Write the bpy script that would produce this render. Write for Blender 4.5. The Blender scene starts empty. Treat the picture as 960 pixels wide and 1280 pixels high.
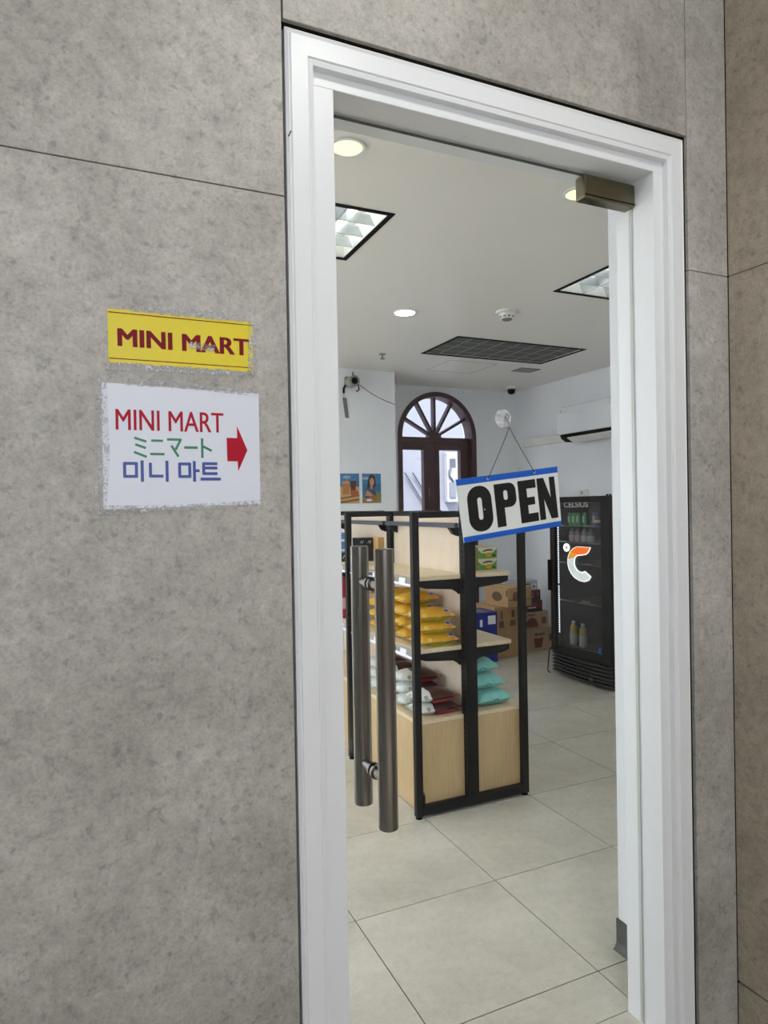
import bpy, bmesh, math, random
from mathutils import Vector, Matrix, Euler
random.seed(7)
scene = bpy.context.scene
COL = scene.collection

# ------------------------------------------------------------------ camera, world, sun, exposure
def setup_camera():
    yaw, pitch, roll = math.radians(24.40), math.radians(-0.41), math.radians(-1.015)
    f = Vector((math.sin(yaw)*math.cos(pitch), math.cos(yaw)*math.cos(pitch), math.sin(pitch)))
    r0 = Vector((math.cos(yaw), -math.sin(yaw), 0)); u0 = r0.cross(f)
    r = r0*math.cos(roll) + u0*math.sin(roll); u = -r0*math.sin(roll) + u0*math.cos(roll)
    cd = bpy.data.cameras.new('camera'); cam = bpy.data.objects.new('camera', cd); COL.objects.link(cam)
    m = Matrix((r, u, -f)).transposed().to_4x4(); m.translation = (0, 0, 1.4935)
    cam.matrix_world = m
    cd.sensor_fit = 'HORIZONTAL'; cd.sensor_width = 36; cd.lens = 842.7/960*36; cd.clip_start = .02
    scene.camera = cam
setup_camera()
wd = bpy.data.worlds.new('overcast_sky'); scene.world = wd; wd.use_nodes = True
bg = wd.node_tree.nodes['Background']; bg.inputs[0].default_value = (.85, .90, 1.0, 1); bg.inputs[1].default_value = 2.9
sd = bpy.data.lights.new('sun', 'SUN'); sd.energy = 9.0; sd.angle = .02; sd.color = (1, .95, .88)
sun = bpy.data.objects.new('sun', sd); COL.objects.link(sun); 
_az, _el = math.radians(40), math.radians(50)      # sunlight travels to +x +y, into the lane behind the shop and onto the ground left of it
sun.rotation_euler = Vector((math.sin(_az)*math.cos(_el), math.cos(_az)*math.cos(_el), -math.sin(_el))).to_track_quat('-Z', 'Y').to_euler()
scene.view_settings.view_transform = 'Standard'; scene.view_settings.look = 'None'
scene.view_settings.gamma = 1; scene.view_settings.use_curve_mapping = False
scene.view_settings.exposure = 0.87
TROFFER, DOWN, DOWN_WARM, CORRIDOR = 2.0, 48.0, .46, 100.0     # what the lamps give off, added unseen ones included

# ------------------------------------------------------------------ materials
def srgb(r, g, b):
    c = []
    for v in (r, g, b):
        v /= 255.; c.append(v/12.92 if v <= .04045 else ((v+.055)/1.055)**2.4)
    return tuple(c)
MATS = {}
def nodes(name):
    m = bpy.data.materials.new(name); m.use_nodes = True
    nt = m.node_tree; b = nt.nodes['Principled BSDF']; MATS[name] = m
    return m, nt, b
def coords(nt, scale=(1, 1, 1), kind='Object'):
    tc = nt.nodes.new('ShaderNodeTexCoord'); mp = nt.nodes.new('ShaderNodeMapping')
    mp.inputs['Scale'].default_value = scale; nt.links.new(tc.outputs[kind], mp.inputs[0])
    return mp.outputs[0]
def noise(nt, vec, scale, detail=4, rough=.55, dist=0):
    n = nt.nodes.new('ShaderNodeTexNoise'); n.inputs['Scale'].default_value = scale
    n.inputs['Detail'].default_value = detail; n.inputs['Roughness'].default_value = rough
    n.inputs['Distortion'].default_value = dist; nt.links.new(vec, n.inputs['Vector']); return n.outputs['Fac']
def ramp(nt, fac, stops, mode='LINEAR'):
    r = nt.nodes.new('ShaderNodeValToRGB'); cr = r.color_ramp; cr.interpolation = mode
    while len(cr.elements) < len(stops): cr.elements.new(.5)
    for e, (p, c) in zip(cr.elements, stops):
        e.position = p; e.color = (c[0], c[1], c[2], 1)
    nt.links.new(fac, r.inputs[0]); return r.outputs[0]
def mixc(nt, fac, a, b, mode='MIX'):
    m = nt.nodes.new('ShaderNodeMix'); m.data_type = 'RGBA'; m.blend_type = mode
    if isinstance(fac, (int, float)): m.inputs[0].default_value = fac
    else: nt.links.new(fac, m.inputs[0])
    for s, v in ((6, a), (7, b)):
        if isinstance(v, tuple): m.inputs[s].default_value = (v[0], v[1], v[2], 1)
        else: nt.links.new(v, m.inputs[s])
    return m.outputs[2]
def bump(nt, b, h, strength=.2, dist=.002):
    n = nt.nodes.new('ShaderNodeBump'); n.inputs['Strength'].default_value = strength; n.inputs['Distance'].default_value = dist
    nt.links.new(h, n.inputs['Height']); nt.links.new(n.outputs[0], b.inputs['Normal'])
def mat(name, col, rough=.5, metal=0., var=.06, scale=12., bmp=0., emit=0., coat=0., spec=.5):
    m, nt, b = nodes(name)
    n = noise(nt, coords(nt), scale)
    lo = tuple(max(0, c*(1-var)) for c in col); hi = tuple(min(1, c*(1+var)) for c in col)
    c = ramp(nt, n, [(.3, lo), (.7, hi)])
    nt.links.new(c, b.inputs['Base Color'])
    b.inputs['Roughness'].default_value = rough; b.inputs['Metallic'].default_value = metal
    b.inputs['Specular IOR Level'].default_value = spec; b.inputs['Coat Weight'].default_value = coat
    if emit:
        nt.links.new(c, b.inputs['Emission Color']); b.inputs['Emission Strength'].default_value = emit
    if bmp: bump(nt, b, n, bmp)
    return m
def tile_mat(name, dark, mid, light, rough=.42, s=1.0, bmp=.12, k=1.0):
    """stone-look porcelain: soft clouds, small darker flecks, fine pale veining; k is the contrast"""
    m, nt, b = nodes(name)
    v = coords(nt)
    def g(x): x = 1-(1-x)*k if x < 1 else 1+(x-1)*k; return (x, x, x)
    big = noise(nt, v, 2.6*s, 6, .62, .3); med = noise(nt, v, 30*s, 8, .72, .25); fine = noise(nt, v, 170*s, 4, .7); fl = noise(nt, v, 62*s, 3, .5, .1)
    c = ramp(nt, big, [(.32, dark), (.5, mid), (.68, light)])
    c = mixc(nt, 1., c, ramp(nt, med, [(.30, g(.72)), (.45, g(.93)), (.55, g(1.04)), (.70, g(1.22))]), 'MULTIPLY')
    c = mixc(nt, 1., c, ramp(nt, fl, [(.30, g(.70)), (.37, g(.90)), (.45, (1, 1, 1))]), 'MULTIPLY')
    c = mixc(nt, 1., c, ramp(nt, fine, [(.32, g(.80)), (.5, (1, 1, 1)), (.68, g(1.14))]), 'MULTIPLY')
    nt.links.new(c, b.inputs['Base Color']); b.inputs['Roughness'].default_value = rough
    bump(nt, b, med, bmp, .001)
    return m
def wood_mat(name, a, bcol, grain=(60, 60, 3), rough=.5):
    m, nt, b = nodes(name)
    v = coords(nt, grain); n = noise(nt, v, 2.2, 6, .6, .3); n2 = noise(nt, coords(nt), 3, 2)
    c = ramp(nt, n, [(.3, a), (.5, tuple((x+y)/2 for x, y in zip(a, bcol))), (.72, bcol)])
    c2 = ramp(nt, n2, [(.3, (.93, .93, .93)), (.7, (1.05, 1.05, 1.05))])
    nt.links.new(mixc(nt, 1., c, c2, 'MULTIPLY'), b.inputs['Base Color']); b.inputs['Roughness'].default_value = rough
    return m
def steel_mat(name, col, rough=.3, axis=(40, 40, 1)):
    m, nt, b = nodes(name)
    n = noise(nt, coords(nt, axis), 12, 4)
    nt.links.new(ramp(nt, n, [(.3, tuple(x*.8 for x in col)), (.7, col)]), b.inputs['Base Color'])
    b.inputs['Metallic'].default_value = 1; b.inputs['Roughness'].default_value = rough
    return m
def glass_mat(name, tint=(.97, .985, .98), ior=1.45, rough=0., smear=0.):
    m = bpy.data.materials.new(name); m.use_nodes = True; nt = m.node_tree; nt.nodes.clear(); MATS[name] = m
    out = nt.nodes.new('ShaderNodeOutputMaterial'); tr = nt.nodes.new('ShaderNodeBsdfTransparent'); gl = nt.nodes.new('ShaderNodeBsdfGlossy')
    tr.inputs[0].default_value = (*tint, 1); gl.inputs['Roughness'].default_value = rough
    lw = nt.nodes.new('ShaderNodeLayerWeight'); lw.inputs[0].default_value = .5        # Schlick reflectance, the same on both faces of the sheet
    pw = nt.nodes.new('ShaderNodeMath'); pw.operation = 'POWER'; nt.links.new(lw.outputs['Facing'], pw.inputs[0]); pw.inputs[1].default_value = 5
    f0 = ((ior-1)/(ior+1))**2
    fr = nt.nodes.new('ShaderNodeMath'); fr.operation = 'MULTIPLY_ADD'; nt.links.new(pw.outputs[0], fr.inputs[0]); fr.inputs[1].default_value = 1-f0; fr.inputs[2].default_value = f0
    mx = nt.nodes.new('ShaderNodeMixShader'); nt.links.new(fr.outputs[0], mx.inputs[0])
    nt.links.new(tr.outputs[0], mx.inputs[1]); nt.links.new(gl.outputs[0], mx.inputs[2]); nt.links.new(mx.outputs[0], out.inputs[0])
    return m
def tape_mat(name):
    m = bpy.data.materials.new(name); m.use_nodes = True; nt = m.node_tree; nt.nodes.clear(); MATS[name] = m
    out = nt.nodes.new('ShaderNodeOutputMaterial'); tr = nt.nodes.new('ShaderNodeBsdfTransparent'); gl = nt.nodes.new('ShaderNodeBsdfPrincipled')
    gl.inputs['Base Color'].default_value = (.85, .86, .88, 1); gl.inputs['Roughness'].default_value = .12
    n = noise(nt, coords(nt), 160, 3, .6, 1.5); bump(nt, gl, n, 1.0, .006)
    n2 = noise(nt, coords(nt), 75, 4, .7, 1.)
    fac = nt.nodes.new('ShaderNodeMapRange'); fac.inputs[1].default_value = .5; fac.inputs[2].default_value = .68
    fac.inputs[3].default_value = .08; fac.inputs[4].default_value = .8; nt.links.new(n2, fac.inputs[0])
    mx = nt.nodes.new('ShaderNodeMixShader'); nt.links.new(fac.outputs[0], mx.inputs[0])
    nt.links.new(tr.outputs[0], mx.inputs[1]); nt.links.new(gl.outputs[0], mx.inputs[2]); nt.links.new(mx.outputs[0], out.inputs[0])
    return m
def frost_mat(name):
    m = bpy.data.materials.new(name); m.use_nodes = True; nt = m.node_tree; nt.nodes.clear(); MATS[name] = m
    out = nt.nodes.new('ShaderNodeOutputMaterial'); tr = nt.nodes.new('ShaderNodeBsdfTransparent'); gl = nt.nodes.new('ShaderNodeBsdfPrincipled')
    gl.inputs['Base Color'].default_value = (.86, .88, .9, 1); gl.inputs['Roughness'].default_value = .08
    n = noise(nt, coords(nt), 55, 1, .5, .2); mr = nt.nodes.new('ShaderNodeMapRange'); mr.inputs[1].default_value = .35; mr.inputs[2].default_value = .65
    mr.inputs[3].default_value = .12; mr.inputs[4].default_value = .6; nt.links.new(n, mr.inputs[0])
    mx = nt.nodes.new('ShaderNodeMixShader'); nt.links.new(mr.outputs[0], mx.inputs[0])
    nt.links.new(tr.outputs[0], mx.inputs[1]); nt.links.new(gl.outputs[0], mx.inputs[2]); nt.links.new(mx.outputs[0], out.inputs[0])
    return m
def glow(name, col, strength):
    return mat(name, col, .4, 0, .02, 5, 0, strength)

tile_mat('facade_tile', srgb(158, 154, 146), srgb(174, 170, 162), srgb(188, 184, 176), .5, 1., .12, .85)
tile_mat('shaded_tile', srgb(152, 142, 127), srgb(166, 156, 140), srgb(178, 168, 152), .5, 1., .12, .85)  # same cladding made darker and warmer, the side wall's shade in its colour
tile_mat('floor_tile', srgb(190, 185, 170), srgb(204, 199, 185), srgb(216, 211, 198), .32, .8, .02, .32)
mat('grout', srgb(88, 88, 84), .9, 0, .1, 60)
mat('substrate', srgb(52, 40, 34), .9, 0, .15, 30)
mat('white_paint', srgb(234, 236, 237), .38, 0, .012, 6, .05)
mat('plaster', srgb(236, 238, 240), .6, 0, .02, 3, .05)
mat('plaster_ceiling', srgb(234, 230, 222), .32, 0, .015, 2)
mat('vinyl_base', srgb(82, 82, 80), .5, 0, .05)
mat('corridor_plaster', srgb(205, 203, 196), .8, 0, .03)
glass_mat('door_glass', (.985, .99, .985), 1.28); glass_mat('clear_plastic', (.9, .92, .95), 1.6, .12); glass_mat('pane_glass', (.98, .99, 1.), 1.4)
glass_mat('fridge_glass', (.80, .81, .83), 1.5)
mat('glass_edge', srgb(196, 200, 194), .3, 0, .05); mat('gap_shadow', srgb(70, 72, 68), .5)
tape_mat('tape'); frost_mat('cup_plastic')
steel_mat('brushed_steel', (.27, .255, .235), .27, (120, 120, 1.2)); steel_mat('chrome', (.75, .75, .75), .12)
steel_mat('warm_tinted_metal', (.20, .18, .12), .3, (1.5, 60, 60))  # yellow in the steel stands for lamp light reflected on the pivot patch
mat('maroon', srgb(66, 30, 36), .42, 0, .12, 25)
mat('black_metal', srgb(22, 23, 26), .45, 0, .08, 30, spec=.25); mat('slate_metal', srgb(62, 68, 80), .4, 0, .06, 30)
mat('slot_dark', srgb(8, 8, 9), .8, spec=.1)
wood_mat('oak', srgb(194, 164, 120), srgb(212, 186, 142)); wood_mat('oak_shelf', srgb(218, 197, 160), srgb(232, 214, 182), (60, 4, 60))
wood_mat('oak_pale', srgb(218, 198, 172), srgb(232, 216, 194))
mat('label_white', srgb(236, 238, 244), .35, 0, .03); mat('ink_black', srgb(14, 14, 17), .38, 0, .1)
mat('sign_white', srgb(228, 232, 228), .4, 0, .015); mat('sign_blue', srgb(18, 92, 196), .38, 0, .04)
mat('paper_white', srgb(222, 226, 236), .45, 0, .015, 9, .1); mat('paper_yellow', srgb(226, 206, 18), .42, 0, .03, 9, .1)
mat('ink_maroon', srgb(124, 6, 28), .5, 0, .04, spec=.2); mat('ink_red', srgb(176, 8, 40), .5, 0, .04, spec=.2); mat('ink_green', srgb(24, 124, 84), .4, 0, .04)
mat('ink_navy', srgb(44, 70, 150), .4, 0, .04)
mat('cord', srgb(42, 40, 40), .7, 0, .3, 300)
mat('off_white', srgb(226, 226, 220), .4); mat('grey_plastic', srgb(150, 148, 140), .5); mat('mid_grey', srgb(120, 120, 116), .55)
mat('gloss_white', srgb(228, 230, 232), .07, 0, .01, 4, coat=.4)
mat('filter_dark', srgb(78, 84, 82), .8, 0, .15, 60)
mat('fridge_black', srgb(12, 13, 15), .34, 0, .1, 20, spec=.3); mat('fridge_inner', srgb(70, 68, 70), .5, 0, .04)
mat('grille_plastic', srgb(34, 36, 40), .35); mat('louver_metal', srgb(205, 210, 212), .25, .6, .03)
glow('lamp_panel', (.93, .98, 1.), TROFFER); glow('lamp_white', (.94, .98, 1.), DOWN); glow('lamp_warm', (1., .96, .60), DOWN_WARM)
glow('lamp_corridor', (1., .98, .94), CORRIDOR)
glow('led', (.92, .97, 1.), 1.3); glow('logo_white', (.62, .67, .68), .30); glow('logo_edge', (.92, .97, 1.), .55); glow('logo_orange', srgb(246, 110, 16), .30); glow('logo_amber', srgb(226, 160, 36), .25)
mat('letter_grey', srgb(168, 166, 160), .4)
mat('can_green', srgb(60, 168, 84), .25, .3, .1); mat('can_blue', srgb(60, 80, 160), .3, .2); mat('can_red', srgb(180, 48, 56), .3, .2)
mat('juice_yellow', srgb(214, 190, 92), .25); mat('label_pale', srgb(206, 212, 196), .5); mat('clear_bottle', srgb(150, 150, 150), .1, 0, .05, coat=.5); mat('label_pink', srgb(216, 176, 176), .5)
mat('cardboard', srgb(190, 154, 108), .8, 0, .06, 9); mat('cardboard_grey', srgb(178, 150, 122), .8, 0, .06, 9); mat('print_brown', srgb(108, 82, 58), .8); mat('print_maroon', srgb(112, 52, 48), .8)
mat('packing_tape', srgb(190, 165, 120), .25)
mat('box_blue', srgb(30, 44, 132), .4, 0, .06); mat('box_red', srgb(140, 48, 52), .5, 0, .15, 30); mat('box_dark', srgb(44, 42, 46), .5, 0, .2, 30); mat('wrap', srgb(190, 190, 200), .25, 0, .12, 60)
mat('tea_green', srgb(104, 158, 60), .5, 0, .2, 40); mat('tea_cream', srgb(222, 222, 190), .5, 0, .04); mat('tea_side', srgb(160, 156, 108), .5); mat('tea_gold', srgb(220, 160, 50), .5); mat('tea_dark', srgb(44, 66, 34), .5)
mat('teal_pack', srgb(134, 206, 198), .35, 0, .08, 30, .2); mat('teal_print', srgb(66, 146, 150), .4); mat('teal_light', srgb(206, 226, 222), .4)
mat('gift_dark', srgb(22, 28, 46), .4, 0, .1); mat('red_can', srgb(150, 40, 56), .35, 0, .15, 40); mat('blue_pack', srgb(96, 146, 210), .4, 0, .15, 40); mat('tan_box', srgb(206, 164, 104), .6)
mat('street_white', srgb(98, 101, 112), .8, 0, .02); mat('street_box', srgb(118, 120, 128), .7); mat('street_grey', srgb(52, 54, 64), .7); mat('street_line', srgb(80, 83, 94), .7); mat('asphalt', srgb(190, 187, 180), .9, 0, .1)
def bag_mat(name, stops, wob=.02, rough=.28, speck=None):
    """foil packet: printed bands across its length (object x), crinkled"""
    m, nt, b = nodes(name)
    tc = nt.nodes.new('ShaderNodeTexCoord'); sx = nt.nodes.new('ShaderNodeSeparateXYZ'); nt.links.new(tc.outputs['Object'], sx.inputs[0])
    n = noise(nt, tc.outputs['Object'], 22, 3); ma = nt.nodes.new('ShaderNodeMath'); ma.operation = 'MULTIPLY_ADD'
    nt.links.new(n, ma.inputs[0]); ma.inputs[1].default_value = wob*2; ma.inputs[2].default_value = .5-wob
    ad = nt.nodes.new('ShaderNodeMath'); ad.operation = 'MULTIPLY_ADD'; nt.links.new(sx.outputs[0], ad.inputs[0]); ad.inputs[1].default_value = 4.
    nt.links.new(ma.outputs[0], ad.inputs[2])
    c = ramp(nt, ad.outputs[0], stops, 'CONSTANT')
    if speck:
        v = nt.nodes.new('ShaderNodeTexVoronoi'); v.inputs['Scale'].default_value = 22; nt.links.new(tc.outputs['Object'], v.inputs['Vector'])
        c = mixc(nt, ramp(nt, v.outputs['Distance'], [(.10, (.15, .15, .15)), (.26, (.75, .75, .75)), (.34, (0, 0, 0))]), c, speck)
    nt.links.new(c, b.inputs['Base Color']); b.inputs['Roughness'].default_value = rough
    bump(nt, b, noise(nt, tc.outputs['Object'], 45, 3), .35, .004)
    return m
bag_mat('chips_print', [(0, srgb(222, 176, 60)), (.28, srgb(226, 172, 42)), (.72, srgb(228, 152, 62)), (.93, srgb(190, 180, 60))], .05, .3, srgb(246, 226, 140))
mat('chips_green', srgb(140, 160, 30), .3, 0, .1); mat('chips_logo', srgb(220, 216, 226), .3); mat('chips_seal', srgb(226, 206, 150), .25, .3, .2, 60); mat('chips_logo_dark', srgb(70, 36, 90), .4)
bag_mat('choc_print', [(0, srgb(222, 226, 218)), (.30, srgb(222, 226, 218)), (.36, srgb(66, 38, 36)), (.8, srgb(50, 28, 28))], .05, .3, srgb(110, 60, 52))
mat('choc_red', srgb(140, 34, 50), .3, 0, .1); mat('choc_seal', srgb(212, 216, 208), .3, 0, .1)

# ------------------------------------------------------------------ mesh helpers
def abs_loc(o):
    v = Vector((0, 0, 0))
    while o is not None: v += Vector(o.location); o = o.parent
    return v
class MB:
    def __init__(s): s.v = []; s.f = []
    def add(s, vs, fs):
        k = len(s.v); s.v += [tuple(p) for p in vs]; s.f += [tuple(k+i for i in q) for q in fs]; return s
    def box(s, x0, x1, y0, y1, z0, z1):
        return s.add([(x0,y0,z0),(x1,y0,z0),(x1,y1,z0),(x0,y1,z0),(x0,y0,z1),(x1,y0,z1),(x1,y1,z1),(x0,y1,z1)],
                     [(0,3,2,1),(4,5,6,7),(0,1,5,4),(1,2,6,5),(2,3,7,6),(3,0,4,7)])
    def quad(s, *p): return s.add(p, [tuple(range(len(p)))])
    def tube(s, pts, r, seg=10, caps=True):
        pts = [Vector(p) for p in pts]; rings = []; n = len(pts)
        rr = r if isinstance(r, (list, tuple)) else [r]*n
        up = None
        for i, p in enumerate(pts):
            d = (pts[min(i+1, n-1)] - pts[max(i-1, 0)]).normalized()
            if up is None: up = d.orthogonal().normalized()
            a = (up - d*up.dot(d)).normalized(); up = a; b = d.cross(a)
            rings.append([p + (a*math.cos(t) + b*math.sin(t))*rr[i] for t in [2*math.pi*k/seg for k in range(seg)]])
        vs = [q for g in rings for q in g]; fs = []
        for i in range(n-1):
            for k in range(seg):
                fs.append((i*seg+k, i*seg+(k+1) % seg, (i+1)*seg+(k+1) % seg, (i+1)*seg+k))
        if caps: fs.append(tuple(reversed(range(seg)))); fs.append(tuple((n-1)*seg+k for k in range(seg)))
        return s.add(vs, fs)
    def lathe(s, prof, c=(0, 0, 0), axis='z', seg=24):
        vs = []; fs = []
        for r, h in prof:
            for k in range(seg):
                t = 2*math.pi*k/seg; a, b = r*math.cos(t), r*math.sin(t)
                p = (a, b, h) if axis == 'z' else ((a, h, b) if axis == 'y' else (h, a, b))
                vs.append((p[0]+c[0], p[1]+c[1], p[2]+c[2]))
        n = len(prof)
        for i in range(n-1):
            for k in range(seg): fs.append((i*seg+k, i*seg+(k+1) % seg, (i+1)*seg+(k+1) % seg, (i+1)*seg+k))
        fs.append(tuple(range(seg))); fs.append(tuple((n-1)*seg+k for k in range(seg)))
        return s.add(vs, fs)
    def prism(s, poly, h0, h1, axis='y'):
        """poly in the plane across axis: y -> (x,z); x -> (y,z); z -> (x,y)"""
        n = len(poly)
        def P(a, b, h): return (a, h, b) if axis == 'y' else ((h, a, b) if axis == 'x' else (a, b, h))
        vs = [P(a, b, h0) for a, b in poly] + [P(a, b, h1) for a, b in poly]
        fs = [tuple(range(n)), tuple(range(2*n-1, n-1, -1))] + [(i, i+n, (i+1) % n+n, (i+1) % n) for i in range(n)]
        return s.add(vs, fs)
    def ring(s, outer, inner, h0, h1, axis='y'):
        n = len(outer)
        def P(a, b, h): return (a, h, b) if axis == 'y' else ((h, a, b) if axis == 'x' else (a, b, h))
        vs = [P(*q, h0) for q in outer] + [P(*q, h0) for q in inner] + [P(*q, h1) for q in outer] + [P(*q, h1) for q in inner]
        fs = []
        for i in range(n):
            j = (i+1) % n
            fs += [(i, j, n+j, n+i), (2*n+i, 3*n+i, 3*n+j, 2*n+j), (i, 2*n+i, 2*n+j, j), (n+i, n+j, 3*n+j, 3*n+i)]
        return s.add(vs, fs)
    def build(s, name, m, parent=None, world=True, bevel=0, smooth=False, seg=2):
        me = bpy.data.meshes.new(name); vs = s.v
        loc = (0, 0, 0)
        if parent is not None and world:
            o = abs_loc(parent); vs = [(p[0]-o.x, p[1]-o.y, p[2]-o.z) for p in vs]
        elif parent is None and world:
            xs, ys, zs = zip(*vs); loc = ((min(xs)+max(xs))/2, (min(ys)+max(ys))/2, min(zs))
            vs = [(p[0]-loc[0], p[1]-loc[1], p[2]-loc[2]) for p in vs]
        me.from_pydata(vs, [], s.f)
        bm = bmesh.new(); bm.from_mesh(me); bmesh.ops.recalc_face_normals(bm, faces=bm.faces); bm.to_mesh(me); bm.free()
        me.materials.append(MATS[m])
        if smooth: me.shade_smooth() if hasattr(me, 'shade_smooth') else None
        ob = bpy.data.objects.new(name, me); COL.objects.link(ob); ob.location = loc
        if parent is not None: ob.parent = parent
        if bevel:
            md = ob.modifiers.new('bevel', 'BEVEL'); md.width = bevel; md.segments = seg; md.limit_method = 'ANGLE'
        if smooth:
            try: me.set_sharp_from_angle(angle=math.radians(40))
            except Exception: pass
        return ob
def box(*a): return MB().box(*a)
def thing(name, label, cat, loc=(0, 0, 0), group=None, rot=None):
    o = bpy.data.objects.new(name, None); COL.objects.link(o); o.location = loc; o.empty_display_size = .05
    if rot: o.rotation_euler = rot
    return tag(o, label, cat, group)
def tag(o, label, cat, group=None):
    o['label'] = label; o['category'] = cat
    if group: o['group'] = group
    return o
def struct(o, label=None, cat=None):
    o['kind'] = 'structure'
    if label: o['label'] = label
    if cat: o['category'] = cat
    return o
def copy_tree(o, parent=None):
    c = o.copy(); COL.objects.link(c); c.parent = parent
    for ch in list(o.children): copy_tree(ch, c)
    return c
def text_mesh(txt, x0, x1, z0, z1, offset=0., shear=0.):
    """lettering as real thin geometry in the xz plane, facing -y, fitted to a rectangle"""
    cu = bpy.data.curves.new('lettering', 'FONT'); cu.body = txt; cu.offset = offset; cu.resolution_u = 4; cu.shear = shear
    ob = bpy.data.objects.new('lettering', cu); COL.objects.link(ob)
    dg = bpy.context.evaluated_depsgraph_get(); ev = ob.evaluated_get(dg); me = ev.to_mesh()
    vs = [tuple(v.co) for v in me.vertices]; fs = [tuple(p.vertices) for p in me.polygons]
    ev.to_mesh_clear(); bpy.data.objects.remove(ob); bpy.data.curves.remove(cu)
    xs = [v[0] for v in vs]; ys = [v[1] for v in vs]; a, b, c, d = min(xs), max(xs), min(ys), max(ys)
    mb = MB(); mb.add([(x0+(v[0]-a)/(b-a)*(x1-x0), 0, z0+(v[1]-c)/(d-c)*(z1-z0)) for v in vs], fs)
    return mb
def shift(mb, f): mb.v = [f(p) for p in mb.v]; return mb
def rrect(x0, x1, z0, z1, r, n=6):
    pts = []
    for cx, cz, a0 in ((x1-r, z1-r, 0), (x0+r, z1-r, 90), (x0+r, z0+r, 180), (x1-r, z0+r, 270)):
        for k in range(n+1):
            t = math.radians(a0 + 90*k/n); pts.append((cx+r*math.cos(t), cz+r*math.sin(t)))
    return pts
def disc(cx, cz, rx, rz, n=24): return [(cx+rx*math.cos(2*math.pi*k/n), cz+rz*math.sin(2*math.pi*k/n)) for k in range(n)]

# ------------------------------------------------------------------ the setting: entrance wall
WY = 1.35                                   # face of the cladding
WZ = -.12                                    # the walk outside lies one low step below the shop floor
DL, DR, DT = .401, 1.551, 2.502             # hole in the cladding for the casing
wf = MB()
wf.box(-3.2, DL-.004, WY+.012, 1.51, WZ, 3.2); wf.box(DR+.004, 2.0, WY+.012, 1.51, WZ, 3.2); wf.box(DL-.004, DR+.004, WY+.012, 1.51, DT+.006, 3.2)
wall_front = struct(wf.build('wall_front', 'substrate'), 'entrance wall clad in mottled grey stone-look panels', 'wall')
def panel(parent, x0, x1, y0, y1, z0, z1, m='facade_tile'): box(x0, x1, y0, y1, z0, z1).build('panel', m, parent, bevel=.0012, seg=1)
J = .0016
for a, b in ((-3.2, -1.9), (-1.9, -.80), (-.80, DL-.001)):
    panel(wall_front, a+J, b-J if b < .3 else b, WY, WY+.012, WZ, 2.1370)
    panel(wall_front, a+J, b-J if b < .3 else b, WY, WY+.012, 2.1390, 3.2)
panel(wall_front, DL+.0025, DR-.0025, WY, WY+.012, DT+.003, 3.2)
for z0, z1 in ((WZ, 2.1340), (2.1360, 3.2)): panel(wall_front, DR+.001, 1.7055, WY, WY+.012, z0, z1)
wall_right = struct(box(1.716, 2.0, -3.2, WY+.012, WZ, 3.2).build('wall_right', 'substrate'), 'side wall clad in grey stone-look panels, its shade put into the colour', 'wall')
for y0, y1 in ((.12, WY), (-1.1, .117), (-3.2, -1.103)):
    for z0, z1 in ((WZ, .106), (.112, 2.1340), (2.1360, 3.2)): panel(wall_right, 1.706, 1.716, y0, y1-.001, z0, z1, 'shaded_tile')

# casing: one moulded profile swept round the door, mitred
IL, IR, IT = .468, 1.478, 2.4255            # inner edge of the casing
def casing():
    OL, OR, OT = DL+.006, DR-.012, DT-.010
    prof = [(0, .0), (0, -.014), (.10, -.019), (.16, -.016), (.20, -.020), (.78, -.020), (.82, -.016), (.86, -.018), (1., -.016), (1., .02)]   # across the width, proud of wall
    mb = MB(); n = len(prof)
    for k, (t, d) in enumerate(prof): pass
    st = []
    for t, d in prof:
        y = WY + .018 + d
        xl, xr, zt = OL+(IL-OL)*t, OR+(IR-OR)*t, OT+(IT-OT)*t
        st.append([(xl, y, WZ), (xl, y, zt), (xr, y, zt), (xr, y, WZ)])
    vs = [p for row in st for p in row]; fs = []
    for i in range(n-1):
        for k in range(3): fs.append((i*4+k, i*4+k+1, (i+1)*4+k+1, (i+1)*4+k))
    mb.add(vs, fs); return mb
tr = thing('trim_1', 'white moulded casing and jamb around the glass shop door', 'door frame', (.98, WY, 0)); struct(tr)
casing().build('casing', 'white_paint', tr)
JL, JR, JT = .519, 1.4445, 2.396; YF, YB, YG = 1.370, 1.510, 1.452
# jamb with a stop: left, right, head
box(DL+.006, JL, YF, YB, WZ, JT).build('jamb', 'white_paint', tr, bevel=.0015); box(JR, DR-.01, YF, YB, WZ, JT).build('jamb', 'white_paint', tr, bevel=.0015)
box(DL+.006, DR-.01, YF, YB, JT, DT-.006).build('head_jamb', 'white_paint', tr, bevel=.0015)
tb = MB()
for (x, y, z, r) in ((.409, WY-.002, 2.27, .005),): tb.prism([(.4085, 2.262), (.4115, 2.262), (.4165, 2.274), (.4145, 2.275)], WY-.0036, WY-.0022)
tb.build('scuff', 'substrate', tr)

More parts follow.
